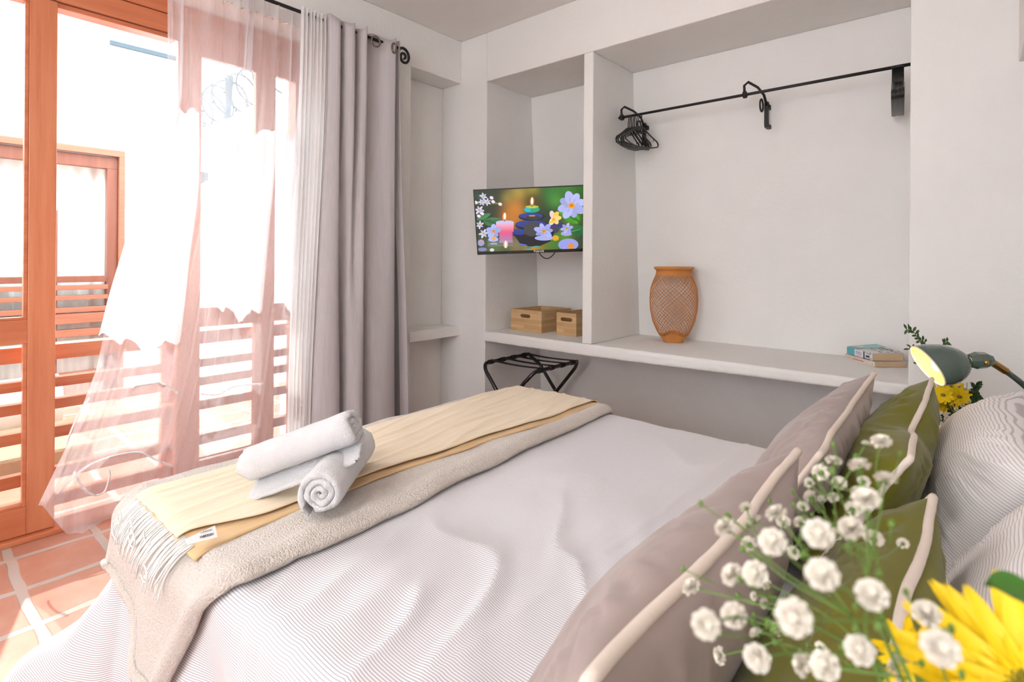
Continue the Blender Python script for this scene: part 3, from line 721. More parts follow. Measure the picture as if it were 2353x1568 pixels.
BLB = [(900,260,170,(.42,.30,.06)),(1150,220,130,(.36,.28,.04)),(720,340,110,(.25,.22,.06)),(850,560,190,(.62,.24,.03)),(800,700,170,(.55,.2,.03)),(1500,300,220,(.04,.2,.04)),(1800,180,160,(.06,.3,.03)),(1560,420,120,(.08,.28,.04)),(1150,430,150,(.1,.07,.02)),(1850,720,160,(.12,.3,.02)),(1900,250,200,(.05,.16,.03)),(1700,1080,160,(.12,.28,.02)),(1500,1180,200,(.08,.22,.04)),(1150,1230,200,(.45,.28,.05)),(850,1180,150,(.25,.2,.1)),(500,1200,180,(.12,.17,.06))]
def bgc(x, y):
    c = [.035, .05, .03]
    if y > 950: c = [.05, .07, .04]
    for bx, by, br, bc in BLB:
        k = exp(-((x-bx)**2+(y-by)**2)/br**2)
        for i in range(3): c[i] = lerp(c[i], bc[i], k)
    return tuple(c)
NX, NY = 60, 36
for i in range(NX):
    for j in range(NY):
        P = [(130+1950*(i+a)/NX + 60*(j/NY), 190+1095*(j+b_)/NY) for a, b_ in ((0,0),(1,0),(1,1),(0,1))]
        vs = [pic.bm.verts.new(tq(.011+.978*(i+a)/NX, .018+.937*(j+b_)/NY, .001)) for a, b_ in ((0,0),(1,0),(1,1),(0,1))]
        f = pic.bm.faces.new(vs)
        for l, q in zip(f.loops, P): l[cl] = (*bgc(*q), 1)
def leafp(x0, y0, x1, y1, w_, col, col2):
    n = 10; d = Vector((x1-x0, y1-y0)); L = d.length; d /= L; p = Vector((-d.y, d.x)); up_ = []; dn = []
    for k in range(n+1):
        t = k/n; ww = w_*sin(pi*t)**.7; q = Vector((x0, y0)) + d*L*t; up_.append(tuple(q+p*ww)); dn.append(tuple(q-p*ww))
    pf(up_ + [tuple(Vector((x0, y0))+d*L*k/n) for k in range(n-1, 0, -1)], col); pf(dn + [tuple(Vector((x0, y0))+d*L*k/n) for k in range(n-1, 0, -1)], col2)
def flower(x, y, r, n, a0, col=(.46, .50, .96), cc=(.85, .36, .02), sq=1., wd=.36, up_only=False):
    for k in range(n):
        an = a0 + 2*pi*k/n
        if up_only and sin(an) > .35: continue
        L = r*(1+.08*sin(k*2.3)); cx, cy = x+cos(an)*L*.55, y+sin(an)*L*.55*sq
        f = .86+.14*cos(k*1.9); ell(cx, cy, L*.5, L*wd*.62, tuple(c*f for c in col), atan2(sin(an)*sq, cos(an)), 14)
        ell(x+cos(an)*L*.35, y+sin(an)*L*.35*sq, L*.25, L*.05, tuple(c*.72 for c in col), atan2(sin(an)*sq, cos(an)), 8)
    ell(x, y, r*.24, r*.23*sq, cc); ell(x, y, r*.12, r*.1*sq, (cc[0]*.8, cc[1]*.45, .0))
leafp(1620, 560, 1980, 780, 60, (.08, .30, .02), (.13, .42, .03)); leafp(1780, 560, 2010, 720, 70, (.04, .22, .03), (.1, .36, .03)); leafp(300, 720, 640, 700, 50, (.04, .16, .07), (.06, .22, .08)); leafp(190, 700, 440, 590, 45, (.07, .25, .06), (.05, .2, .14)); leafp(320, 720, 520, 790, 60, (.05, .2, .05), (.03, .12, .05))
ell(420, 850, 180, 40, (.03, .03, .05)); ell(1600, 800, 150, 60, (.05, .05, .16)); ell(1540, 890, 110, 55, (.06, .06, .1))
# dark stones
def stone(x, y, rx, ry, hl=(.07, .11, .55)):
    for k in range(7): t = k/6; ell(x - rx*.1*t, y - ry*.28*t, rx*(1-.12*t), ry*(1-.35*t), tuple(lerp(a, b_, t**2.2*.5) for a, b_ in zip((.018, .018, .03), hl)))
    ell(x+rx*.1, y+ry*.25, rx*.55, ry*.6, (.05, .05, .055))
stone(1180, 940, 385, 95); stone(1170, 800, 300, 92); stone(1160, 650, 235, 72)
pf([(860, 980), (1560, 950), (1500, 1090), (1300, 1180), (1120, 1180), (960, 1120)], (.03, .03, .035)); pf([(900,1110),(1100,1150),(1000,1165)], (.1,.16,.6))
ell(1170, 870, 150, 130, (.07, .07, .075)); ell(1165, 632, 60, 12, (.6, .3, .12))
# green tea-light and flames
ell(1156, 520, 142, 58, (.02, .33, .28)); ell(1100, 520, 70, 45, (.02, .5, .6)); ell(1200, 520, 70, 40, (.03, .38, .16)); ell(1160, 472, 118, 26, (.45, .55, .05)); ell(1165, 480, 70, 14, (.6, .6, .1))
ell(1157, 380, 42, 85, (.45, .16, .05)); ell(1158, 375, 24, 72, (1, .75, .35)); ell(1157, 368, 14, 55, (1.2, 1.15, 1.0)); pf([(1155, 430), (1165, 430), (1164, 480), (1158, 480)], (.1, .05, .02))
# pink candle and its reflection
for k in range(12): t = k/11; pf([(532+12*t*.3, 745+170*k/12), (846, 742+170*k/12), (846, 742+170*(k+1)/12+2), (534+12*t*.3, 745+170*(k+1)/12+2)], (lerp(.85, .88, t), lerp(.5, .13, t), lerp(.72, .22, t)))
ell(690, 742, 156, 30, (.62, .55, .88)); ell(690, 915, 150, 24, (.85, .14, .22))
ell(685, 650, 46, 80, (.7, .22, .05)); ell(684, 640, 22, 66, (1, .8, .45)); ell(683, 632, 13, 48, (1.2, 1.2, 1.1)); pf([(680, 690), (687, 690), (687, 730), (681, 730)], (.06, .03, .02))
for k in range(9): t = k/8; pf([(590+10*t, 935+20*k), (810, 930+20*k), (845+8*sin(k*3), 952+20*k), (600-12*sin(k*2), 957+20*k)], (.72-.3*t, .12+.12*t, .33+.1*t))
ell(712, 1140, 40, 70, (.8, .55, .35)); ell(712, 1140, 16, 60, (1.1, 1.05, .95)); ell(470, 1240, 40, 30, (.7, .75, .65))
for x, y, rx, ry, c_ in ((490, 1050, 90, 45, (.45,.5,.9)), (500, 1130, 70, 12, (.4,.45,.8)), (275, 1110, 60, 60, (.35,.35,.62)), (300, 1230, 80, 35, (.25,.25,.45)), (1390, 1030, 170, 45, (.42,.46,.85)), (1590, 1030, 60, 50, (.75,.4,.03)), (1780, 950, 100, 45, (.38,.4,.75)), (1820, 1150, 180, 110, (.34,.36,.80)), (1870, 1180, 60, 60, (.75,.3,.08)), (1115, 1200, 55, 18, (0,.3,.42)), (1260, 1180, 60, 12, (.1,.35,.3))): ell(x, y, rx, ry, c_)
ell(497, 1030, 34, 40, (.85,.42,.08)); ell(1383, 1010, 36, 30, (.85,.4,.05)); ell(268, 1080, 28, 18, (.7,.35,.2))
for y in (1080, 1110, 1140, 1165): pf([(390, y), (840, y-6), (840, y-2), (390, y+5)], (.45, .45, .6))
# white blossoms
pf([(160, 410), (600, 420), (600, 426), (160, 424)], (.2, .22, .05)); pf([(505, 390), (600, 425), (598, 432), (503, 400)], (.45, .5, .1))
for x, y, r, a in ((305, 290, 66, .3), (280, 388, 62, 0), (378, 385, 64, .6), (238, 530, 80, -.9), (250, 790, 70, -1.5), (318, 945, 82, -1.2)): flower(x, y, r, 6, a, (.72, .74, .95))
for x, y in ((178, 395), (450, 312), (478, 382), (602, 425), (232, 635), (290, 590)): ell(x, y, 36, 28, (.82, .66, .72), .5); ell(x-6, y-4, 24, 18, (.9, .84, .9), .5)
for k in range(6): ell(225+k*6, 275+k*12, 34, 5, (.02, .12, .12), 1.0-k*.3)
flower(492, 905, 125, 5, -1.57, wd=.62)
flower(1380, 905, 165, 7, -1.9, wd=.42, sq=.75)
flower(1780, 855, 108, 6, -1.3, wd=.42, sq=.8)
for k in range(5): an = -1.9+k*.95; ell(1540+cos(an)*70, 670+sin(an)*62, 72, 44, ((.85,.66,.62), (.95,.6,.1), (.95,.66,.2), (.9,.7,.3), (.85,.7,.72))[k], an)
ell(1545, 700, 34, 34, (.95, .45, .02)); ell(1520, 740, 60, 20, (.9, .62, .05), -.2)
flower(1850, 450, 235, 8, -.3, (.52, .55, .98), (.9, .38, .01), wd=.50)
leafp(1860, 940, 2090, 860, 105, (.03, .14, .05), (.04, .18, .06)); pf([(1870, 910), (2020, 870), (2020, 876), (1872, 918)], (.25, .4, .2))
build('screen', pic, M['screen'], tv, normals=False)

# ------------------------------------------------------------------ things on the plaster shelf
def bbox_(name, label, x0, x1, y0, y1, z0, h, slot_c, slot_w):
    t = .008; o = thing(name, label, 'box', ((x0+x1)/2, (y0+y1)/2, z0), 'bamboo boxes on the shelf')
    m = MB()
    def front(y):
        bm = m.bm; out = [bm.verts.new((x, y, z)) for x, z in ((x0, z0), (x1, z0), (x1, z0+h), (x0, z0+h))]
        cx = lerp(x0, x1, slot_c); cz = z0 + h*.715; r = .0125; hole = []
        for k in range(8): an = -pi/2 + pi*k/7; hole.append(bm.verts.new((cx+slot_w/2-r+r*cos(an), y, cz+r*sin(an))))
        for k in range(8): an = pi/2 + pi*k/7; hole.append(bm.verts.new((cx-slot_w/2+r+r*cos(an), y, cz+r*sin(an))))
        es = [bm.edges.new((a[i], a[(i+1) % len(a)])) for a in (out, hole) for i in range(len(a))]
        bmesh.ops.triangle_fill(bm, edges=es, use_beauty=True); return out, hole
    A_, B_ = front(y0), front(y0+t)
    for p, q in zip(A_, B_):
        for i in range(len(p)): m.bm.faces.new((p[i], p[(i+1) % len(p)], q[(i+1) % len(p)], q[i]))
    build('front_panel', m, M['bamboo'], o)
    m = MB(); m.box(x0, x0+t, y0+t, y1-t, z0, z0+h); m.box(x1-t, x1, y0+t, y1-t, z0, z0+h); m.box(x0, x1, y1-t, y1, z0, z0+h); m.box(x0+t, x1-t, y0+t, y1-t, z0+.001, z0+.008)
    build('side_panels', m, M['bamboo'], o, bevel=.001)
bbox_('storage_box', 'larger wooden bamboo box with an oval hand slot, left of the small one', -2.498, -2.224, 2.905, 3.255, ZS, .149, .48, .088)
bbox_('storage_box', 'narrow wooden bamboo box half hidden by the white niche divider', -2.114, -1.957, 2.925, 3.265, ZS, .149, .5, .092)
# woven basket vase
VC = Vector((-1.405, 3.165, ZS)); prof = [(0, .055), (.012, .060), (.058, .095), (.125, .124), (.193, .138), (.26, .142), (.33, .137), (.38, .120), (.412, .105), (.43, .102)]
def vr(z):
    for (z1, r1), (z2, r2) in zip(prof, prof[1:]):
        if z <= z2: t = (z-z1)/(z2-z1); return lerp(r1, r2, t)
    return prof[-1][1]
bv = thing('woven_vase', 'tall orange-brown openwork rattan vase standing on the shelf', 'vase', VC)
m = MB(); rnd = random.Random(5); NS = 34
for sg in (1, -1):
    for k in range(NS):
        p0_ = 2*pi*k/NS + rnd.uniform(-.008, .008) + (.016 if k % 7 == 0 else 0); tw = 3.1*sg*rnd.uniform(.99, 1.01); pts = []
        for i in range(27):
            z = .02 + .40*i/26; an = p0_ + tw*i/26; r = vr(z) + .0008*sg; pts.append(VC + Vector((r*cos(an), r*sin(an), z)))
        m.tube(pts, .0015, 4, cap=False)
build('lattice', m, M['wicker'], bv)
m = MB(); pf_ = [(.052, .006), (.06, .0), (.064, .012), (.078, .03), (.093, .05)]
def basef(a, b_):
    an = a*2*pi; i = min(int(b_*4), 3); t = b_*4-i; r = lerp(pf_[i][0], pf_[i+1][0], t); z = lerp(pf_[i][1], pf_[i+1][1], t); 
    if b_ > .2: z += .012*sin(an*4)*(b_-.2)
    else: z += .004*(1+sin(an*4))*.6
    return VC + Vector((r*cos(an)*1.0, r*sin(an), z))
m.grid(basef, 64, 10, closeu=True); build('woven_base', m, M['wicker'], bv); m = MB()
for j in range(16): z = .408 + j*.0026; m.tube([VC + Vector(((vr(z)+.001)*cos(i*pi/24), (vr(z)+.001)*sin(i*pi/24), z)) for i in range(48)], .0016, 5, closed=True)
build('woven_neck', m, M['wicker'], bv)
m = MB()
for j in range(3): m.tube([VC + Vector(((.113+.003*sin(i*2.1+j*2))*cos(i*pi/48), (.113+.003*sin(i*2.1+j*2))*sin(i*pi/48), .452 + (.006*sin(i*2.1+j*2.09)))) for i in range(96)], .0045, 6, closed=True)
m.tube([VC + Vector((.106*cos(i*pi/24), .106*sin(i*pi/24), .445)) for i in range(48)], .005, 6, closed=True)
m.tube([VC + Vector((.108*cos(i*pi/24), .108*sin(i*pi/24), .458)) for i in range(48)], .004, 6, closed=True)
build('rim', m, M['wicker'], bv)
# books
def book(name, label, P0, P1, z0, th_, wdt, seed):
    P0, P1 = Vector((*P0, z0)), Vector((*P1, z0)); e = (P1-P0); L = e.length; e.normalize(); s = Vector((-e.y, e.x, 0)); 
    if s.y < 0: s = -s
    up = Vector((0, 0, 1)); o = thing(name, label, 'book', (P0+P1)/2 + s*wdt/2, 'paperbacks stacked on the shelf'); return o, P0, e, s, up, L
def bk_block(o, P0, e, s, up, L, th_, wdt, cover, warp=0.):
    def surf(zf, sg):
        def f(a, b_): return P0 + e*L*a + s*wdt*b_ + up*(zf + warp*sin(b_*pi*.9)*.6*(1-a)*1.2 + warp*.3*b_)
        return f
    m = MB(); m.grid(surf(th_-.001, 1), 8, 12); m.grid(surf(th_-.0022, 1), 8, 12); m.grid(surf(.0, 1), 2, 2); m.grid(surf(.0012, 1), 2, 2)
    m.grid(lambda a, b_: P0 + e*L*a - s*.0006 + up*(th_-.001)*b_, 2, 2)
    build('cover', m, cover, o, normals=False)
    m = MB(); m.grid(lambda a, b_: P0 + e*(L+.0002) + s*(wdt-.004)*a + up*(.0012 + (th_-.0034 + warp*.3*a)*b_), 8, 2); m.grid(lambda a, b_: P0 + e*(L*a) + s*(wdt-.003) + up*(.0012 + (th_-.0034 + warp*.3)*b_), 2, 2); m.grid(lambda a, b_: P0 + s*(wdt-.004)*a + up*(.0012 + (th_-.003)*b_), 2, 2)
    build('pages', m, M['paper'], o, normals=False)
o, P0, e, s_, up, L = book('paperback', 'cream-spined paperback with a red title, bottom of the two-book stack', (-.509, 3.236), (-.358, 3.066), ZS+.001, .024, .156, 1)
bk_block(o, P0, e, s_, up, L, .025, .156, M['cream'])
m = MB(); text_mesh(m, 'AURORA BOREAL', .0105, P0 + e*.066 - s_*.0012 + up*.008, e, up, 0, .0002); build('title', m, M['redink'], o, normals=False)
m = MB(); text_mesh(m, '\u00c5SA LARSSON', .0085, P0 + e*.008 - s_*.0012 + up*.009, e, up); build('author_name', m, M['grayink'], o, normals=False); m = MB(); m.poly([P0+e*.206-s_*.0012+up*.008, P0+e*.212-s_*.0012+up*.008, P0+e*.214-s_*.0012+up*.014, P0+e*.204-s_*.0012+up*.012]); build('publisher_mark', m, M['grayink'], o, normals=False)
o, P0, e, s_, up, L = book('paperback', 'thick well-read paperback with a turquoise cover, top of the two-book stack', (-.498, 3.236), (-.370, 3.082), ZS+.027, .036, .148, 2)
bk_block(o, P0, e, s_, up, L, .036, .148, M['cardwhite'], .010)
def sp_(a0, a1, h0, h1, off=.0013): return [P0+e*L*a0-s_*off+up*h0, P0+e*L*a1-s_*off+up*h0, P0+e*L*a1-s_*off+up*h1, P0+e*L*a0-s_*off+up*h1]
m = MB(); m.poly(sp_(0, .31, 0, .035)); m.poly(sp_(.665, .71, 0, .035), 1)
m.poly([P0+up*.0372, P0+e*L*.40+up*.0372, P0+e*L*.40+s_*.145+up*.0475, P0+s_*.145+up*.0515], 2)
text_mesh(m, 'STIEG', .017, P0 + e*L*.37 - s_*.0015 + up*.014, e, up, 3, .0001); m.poly(sp_(.40, .58, .006, .0075, .0015), 3)
m.poly(sp_(.76, .90, .011, .019, .0014), 1); rnd = random.Random(2)
for k in range(26):
    a = rnd.uniform(.73, .97); h = rnd.choice((rnd.uniform(.001, .009), rnd.uniform(.021, .034))); r = rnd.uniform(.0015, .003); cc = P0+e*L*a-s_*.0016+up*h
    m.tube([cc + e*r*cos(q*pi/4) + up*r*sin(q*pi/4) for q in range(8)], .0004, 3, 1, closed=True)
for k in range(16):
    a = rnd.uniform(.45, .95); b0 = rnd.uniform(.3, .95); q = P0 + e*L*a + s_*.148*b0 + up*(.0365+.010*sin(b0*pi*.9)*.6*(1-a)*1.2+.003*b0+.0012); m.poly([q, q+e*.016, q+e*.014+s_*.010, q+s_*.008], 1)
build('cover_print', m, [M['teal'], M['ink'], M['tealpale'], M['purpink']], o, normals=False)

# ------------------------------------------------------------------ luggage rack under the shelf
lr = thing('luggage_rack', 'folding black metal luggage rack with webbing straps under the shelf', 'luggage rack', (-2.28, 2.9, 0))
def frame(xt, xb, name):
    ya, yb, zt, r = 2.615, 3.165, .497, .05; P = []
    foot = lambda y: (xb, y, .012); P.append(foot(ya)); P.append(Vector((xb, ya, .012)).lerp(Vector((xt, ya, zt)), .86))
    for k in range(1, 7):
        t = k/6; P.append(Vector((xt + (xb-xt)*.14*(1-t)**2, ya + r*(1-cos(t*pi/2)), zt-.07 + .07*sin(t*pi/2))))
    for k in range(0, 6):
        t = k/6; P.append(Vector((xt + (xb-xt)*.14*t**2, yb - r*(cos(t*pi/2))+.0, zt-.07*(1-cos(t*pi/2))*1.0)))
    P.append(Vector((xb, yb, .012)).lerp(Vector((xt, yb, zt)), .84)); P.append(foot(yb))
    build(name, MB().tube(P, .0125, 12), M['bmetal'], lr)
frame(-2.50, -2.09, 'leg_frame'); frame(-2.075, -2.48, 'leg_frame')
for y in (2.70, 2.82, 2.94, 3.06):
    m = MB().grid(lambda a, b_: (lerp(-2.505, -2.07, a), y-.024+.048*b_, .512 - .008*sin(pi*a)), 12, 1)
    for x in (-2.50, -2.075): m.tube([(x, y-.026, .497), (x, y-.02, .497), (x, y+.02, .497), (x, y+.026, .497)], [.0135, .0160, .0160, .0135], 12)
    build('strap', m, M['strap'], lr, normals=False)
for y in (2.615, 3.165): build('pivot', MB().tube([(-2.287, y-.016, .262), (-2.287, y+.016, .262)], .006, 8), M['chrome'], lr)

# ------------------------------------------------------------------ clothes rail and hangers
ZH, YH = 2.089, 3.01
cr = thing('clothes_rail', 'thin black iron clothes rail across the large wall niche', 'clothes rail', (-.92, YH, ZH))
build('rail', MB().tube([(-1.705, YH, ZH), (-.9, YH, ZH), (XR+.0, YH, ZH)], .0078, 10), M['iron'], cr)
for xb in (-1.655, -.915):
    m = MB(); yw = 3.236
    m.tube([(xb-.03, YH-.0, ZH+.008), (xb-.032, YH-.0, ZH+.05), (xb-.012, YH, ZH+.065), (xb+.02, YH+.06, ZH+.045), (xb+.03, yw-.09, ZH+.02), (xb+.034, yw-.05, ZH-.03)], .007, 8)
    m.box(xb+.022, xb+.042, yw-.055, yw-.035, ZH-.14, ZH-.01); m.box(xb+.022, xb+.042, yw-.05, yw+.012, ZH-.15, ZH-.13); m.box(xb+.022, xb+.042, yw-.05, yw+.005, ZH-.045, ZH-.02)
    m.tube([(xb+.018, yw-.09+.028*cos(k*pi/8), ZH-.035+.034*sin(k*pi/8)) for k in range(16)], .005, 6, closed=True)
    m.tube([(xb-.036, YH, ZH), (xb-.020, YH, ZH)], .019, 12)
    build('bracket', m, M['iron'], cr)
def hanger():
    t = thing('clothes_hanger', 'x', 'clothes hanger', (0, 0, 0))
    hk = [(0, .0065*0 + .013*sin(a), .001+.014*cos(a)) for a in [-2.2+.35*k for k in range(11)]]
    hk = [(0, -p[1], p[2]-.0) for p in hk][::-1]
    m = MB(); m.tube([(0, .0, -.085), (0, 0, -.05), (0, .010, -.025)] + hk[::-1][:0] + [(0, .0145*sin(a), .0145*cos(a)-.004) for a in [1.9-.35*k for k in range(11)]], .0036, 7)
    build('hook', m, M['bplastic'], t)
    m = MB(); half = [(0, 0, -.078), (0, .03, -.086), (0, .09, -.118), (0, .155, -.148), (0, .19, -.162), (0, .205, -.180), (0, .198, -.198), (0, .18, -.202)]
    loop = half + [(0, .12, -.212), (0, 0, -.218), (0, -.12, -.212)] + [(p[0], -p[1], p[2]) for p in half[::-1]][:-1]
    m.tube(loop, .0050, 7, closed=True); m.tube([(0, .055, -.105), (0, 0, -.128), (0, -.055, -.105)], .0035, 6)
    m.bar((0, -.022, -.088), (0, .022, -.088), .006, .022)
    for s1 in (1, -1): m.tube([(0, s1*.15, -.150), (0, s1*.148, -.165), (0, s1*.138, -.168)], .002, 5)
    build('hanger_frame', m, M['bplastic'], t); t.scale = (.9, .9, .9); return t
proto = hanger(); first = True; rnd = random.Random(11)
Lh = [(-1.640, .10), (-1.630, .05), (-1.619, .14), (-1.608, .0), (-1.597, .12), (-1.586, -.03), (-1.572, .08), (-1.556, -.14)]
for k, (x, rz) in enumerate(Lh):
    o = proto if first else copy_tree(proto); first = False
    o.location = (x, YH, ZH - .004); o.rotation_euler = (rnd.uniform(-.05, .12), 0, rz)
    tag(o, {0: 'black plastic hanger of the left bunch hanging closest to the niche side wall', 7: 'foremost black plastic hanger of the left bunch, nearest the middle of the rail'}.get(k, 'black plastic hanger in the middle of the loose bunch at the rail left end'), 'clothes hanger', 'hangers bunched at the left end of the rail')
for k in range(10):
    o = copy_tree(proto); o.location = (-.292 + k*.0044, YH, ZH - .004); o.rotation_euler = (rnd.uniform(-.01, .01), 0, .088 + rnd.uniform(-.004, .004))
    tag(o, {0: 'leftmost black hanger of the tight edge-on stack at the rail right end', 9: 'rightmost black hanger of the tight edge-on stack at the rail right end'}.get(k, 'black hanger inside the tight edge-on stack at the rail right end'), 'clothes hanger', 'hangers stacked tight at the right end of the rail')

# ------------------------------------------------------------------ far bedside: table, lamp, flowers
def nightstand(label, x0, x1, y0, y1, z):
    o = thing('bedside_table', label, 'bedside table', ((x0+x1)/2, (y0+y1)/2, 0), 'bedside tables')
    build('table_top', MB().box(x0, x1, y0, y1, z-.025, z), M['darkwood'], o, bevel=.003)
    build('drawer', MB().box(x0+.03, x1-.03, y0+.03, y1-.03, z-.16, z-.025), M['darkwood'], o)
    for x in (x0+.04, x1-.04):
        for y in (y0+.04, y1-.04): build('leg', MB().box(x-.015, x+.015, y-.015, y+.015, 0, z-.16), M['darkwood'], o)
nightstand('dark wooden table beyond the bed carrying the green lamp', -.16, .38, 2.13, 2.60, .50)
nightstand('dark wooden table on the near side of the bed under the close flowers', -.05, .36, -.02, .34, .52)

lamp = thing('reading_lamp', 'green enamel gooseneck lamp with brass joint, lit, above the far olive cushion', 'lamp', (.24, 2.36, .50))
D = 1.6
nk = atd(2226, 829, D+.01); ax2 = (-RR*.99 + FF*.06 - UU*.04).normalized(); ax = (-RR*.95 + FF*.17 - UU*.17).normalized(); sd = (UU - ax*UU.dot(ax)).normalized(); th3 = ax.cross(sd)
profL = [(0, .015), (.04, .022), (.10, .031), (.20, .042), (.34, .052), (.50, .059), (.68, .063), (.85, .064), (1, .0625)]
def shf(off):
    def f(a, b_):
        an = a*2*pi; L = .112 + .024*cos(an) ; x = b_; i = 0
        while i < len(profL)-2 and x > profL[i+1][0]: i += 1
        t = (x-profL[i][0])/(profL[i+1][0]-profL[i][0]); r = lerp(profL[i][1], profL[i+1][1], t) - off
        return nk + ax*(L*x*(1 if off == 0 else .995)) + sd*r*cos(an) + th3*r*sin(an)
    return f
build('lamp_shade', MB().grid(shf(0), 56, 26, closeu=True), M['enamel'], lamp)
build('shade_lining', MB().grid(shf(.0022), 56, 26, closeu=True), M['shadein'], lamp)
build('shade_rim', MB().tube([shf(.001)(k/56, 1) for k in range(56)], .0022, 6, closed=True), M['cream'], lamp)
build('socket', MB().lathe([(0, -.062), (.016, -.062), (.024, -.045), (.026, -.018), (.019, .002), (0, .004)], nk - ax2*.002, ax2, 8), M['enamel'], lamp, smooth=False, bevel=.002)
m = MB(); sp0 = nk - ax2*.030 - FF*.026 - UU*.002; m.lathe([(0, .004), (.005, .003), (.0065, 0), (.0065, -.003)], sp0, -FF, 14)
build('switch', m, M['brass'], lamp)
bp = nk + ax*.060; mb = MB(); mb.lathe([(0, .038), (.018, .032), (.025, .015), (.024, 0), (.015, -.022), (.012, -.045), (0, -.046)], bp, ax, 18); build('bulb', mb, M['bulb'], lamp)
e0 = nk - ax2*.060; j1 = atd(2272, 828, D+.02); j2 = atd(2311, 853, D+.03)
m = MB(); m.tube([e0, j1], [.006, .006], 10); m.tube([j1 - (j2-j1).normalized()*.012, j1 + (j2-j1)*.12, j1+(j2-j1)*.14, j2], [.0105, .0125, .0112, .0112], 14); m.tube([j1-FF*.014, j1+FF*.014], .007, 10)
build('brass_joint', m, M['brass'], lamp)
nkp = [tuple(j2), tuple(atd(2353, 886, D+.05)), (.165, 2.30, .76), (.205, 2.34, .66), (.24, 2.36, .52)]
build('gooseneck', MB().tube([spl(nkp, i/30) for i in range(31)], .0088, 12), M['enamel'], lamp)
build('lamp_base', MB().lathe([(0, .500), (.075, .500), (.078, .508), (.06, .518), (.02, .524), (0, .526)], (.24, 2.36, 0), (0,0,1), 32), M['enamel'], lamp)
m = MB(); m.tube([(.27, 2.40, .512), (.33, 2.47, .505), (.36, 2.56, .505)], .003, 6); build('power_cord', m, M['bplastic'], lamp)
pl = bpy.data.lights.new('lamp_light', 'POINT'); pl.energy = .32; pl.color = (1, .68, .30); pl.shadow_soft_size = .018
po = bpy.data.objects.new('lamp_light', pl); C.objects.link(po); po.location = bp + ax*.045; po.parent = None

# added pendant, unseen behind the camera, to brighten bed and ceiling
pd = thing('added_pendant_lamp', 'white globe pendant lamp added as unseen fill light behind the viewer', 'lamp', (-.7, -.7, ZC))
build('cord', MB().tube([(-.7, -.7, ZC), (-.7, -.7, 2.42)], .004, 6), M['white'], pd)
build('ceiling_rose', MB().lathe([(0, ZC-.03), (.04, ZC-.03), (.05, ZC)], (-.7, -.7, 0), (0, 0, 1), 20), M['white'], pd)
build('globe', MB().blob((-.7, -.7, 2.34), .10, 3), emit('added_globe_glow', (1, .95, .88), 3), pd)
gl_ = bpy.data.lights.new('added_fill_light', 'POINT'); gl_.energy = 12; gl_.color = (1, .96, .92); gl_.shadow_soft_size = .11
go = bpy.data.objects.new('added_fill_light', gl_); C.objects.link(go); go.location = (-.7, -.7, 2.20)

# flowers
def petal_flower(mb, c, nrm, R0, layers, wob, wdt=.17, seed=1, cup=.25, m_=0):
    nrm = Vector(nrm).normalized(); a = nrm.orthogonal().normalized(); b_ = nrm.cross(a); rnd = random.Random(seed)
    for li, (n, rr, lift) in enumerate(layers):
        for k in range(n):
            an = 2*pi*(k + .5*(li % 2))/n + rnd.uniform(-.1, .1)*wob; L = R0*rr*rnd.uniform(.88, 1.1); d = a*cos(an) + b_*sin(an); s = nrm.cross(d); bend = cup*rnd.uniform(.4, 1.5) + lift; wv = wdt*R0*rnd.uniform(.85, 1.2); tw = rnd.uniform(-.3, .3)*wob
            def f(u, v):
                w_ = wv*(sin(pi*min(1, (v*.93+.05)))**.55)*(1-.25*v); x = (u-.5)*2
                notch = 1 - .07*abs(sin(x*3.1))*sstep(.85, 1, v)
                return c + d*(L*v*notch + R0*.06) + s*(x*w_*.5 + tw*L*v*v*.3) + nrm*(L*(bend*v*v + .03) - abs(x)**2*w_*.28*(-1 if v < .5 else -.6) + x*tw*w_*.3)
            mb.grid(f, 4, 8, m=m_)
def tree_leaf(mb, p, d, nrm, L, w_, m_=0, curl=.15):
    d = Vector(d).normalized(); nrm = Vector(nrm).normalized(); s = d.cross(nrm).normalized(); nrm = s.cross(d)
    mb.grid(lambda u, v: p + d*L*v + s*((u-.5)*w_*sin(pi*min(1, v*.96+.03))**.8) + nrm*(curl*L*sin(pi*v)*.4 + abs(u-.5)*w_*.35), 4, 8, m=m_)
vz = build('flower_vase', MB().lathe([(0, .502), (.038, .502), (.046, .54), (.045, .60), (.032, .645), (.034, .66), (.030, .66), (.028, .645), (.040, .60), (0, .52)], (-.02, 2.40, 0), (0,0,1), 28), M['glassvase'])
tag(vz, 'small white vase behind the olive cushion holding the far bouquet', 'vase')
VM = Vector((-.02, 2.40, .60)); toC = (Vector((0, 0, H)) - VM).normalized(); DB = 1.84
for k, (px, py, rr, seed, dd, lab) in enumerate(((2168, 909, .036, 1, -.02, 'yellow daisy-like flower left in the far bouquet, beside the olive cushion'), (2205, 913, .036, 2, .0, 'yellow daisy-like flower right in the far bouquet, beside dark leaves'), (2184, 888, .034, 3, .05, 'yellow flower just under the lamp shade in the far bouquet'), (2176, 934, .030, 4, .02, 'lowest yellow flower of the far bouquet, above the tiny white blooms'))):
    c = atd(px, py, DB+dd); o = thing('yellow_flower', lab, 'flower', c, 'yellow flowers of the far bouquet')
    nn_ = (toC + Vector((.3*(k-1.5)/1.5, 0, .25 if k != 3 else -.3))).normalized(); m = MB(); petal_flower(m, c, nn_, rr, ((12, 1, .05), (11, .85, .25)), 1, .42, seed); build('petals', m, M['petalY'], o, normals=False)
    m = MB(); m.blob(tuple(c+nn_*.003), .008, 2, (1, 1, .7)); build('flower_centre', m, M['discY'], o)
    build('stem', MB().tube([c - nn_*.002, (c+VM)/2 - nn_*.02, VM], .0018, 5), M['stem'], o)
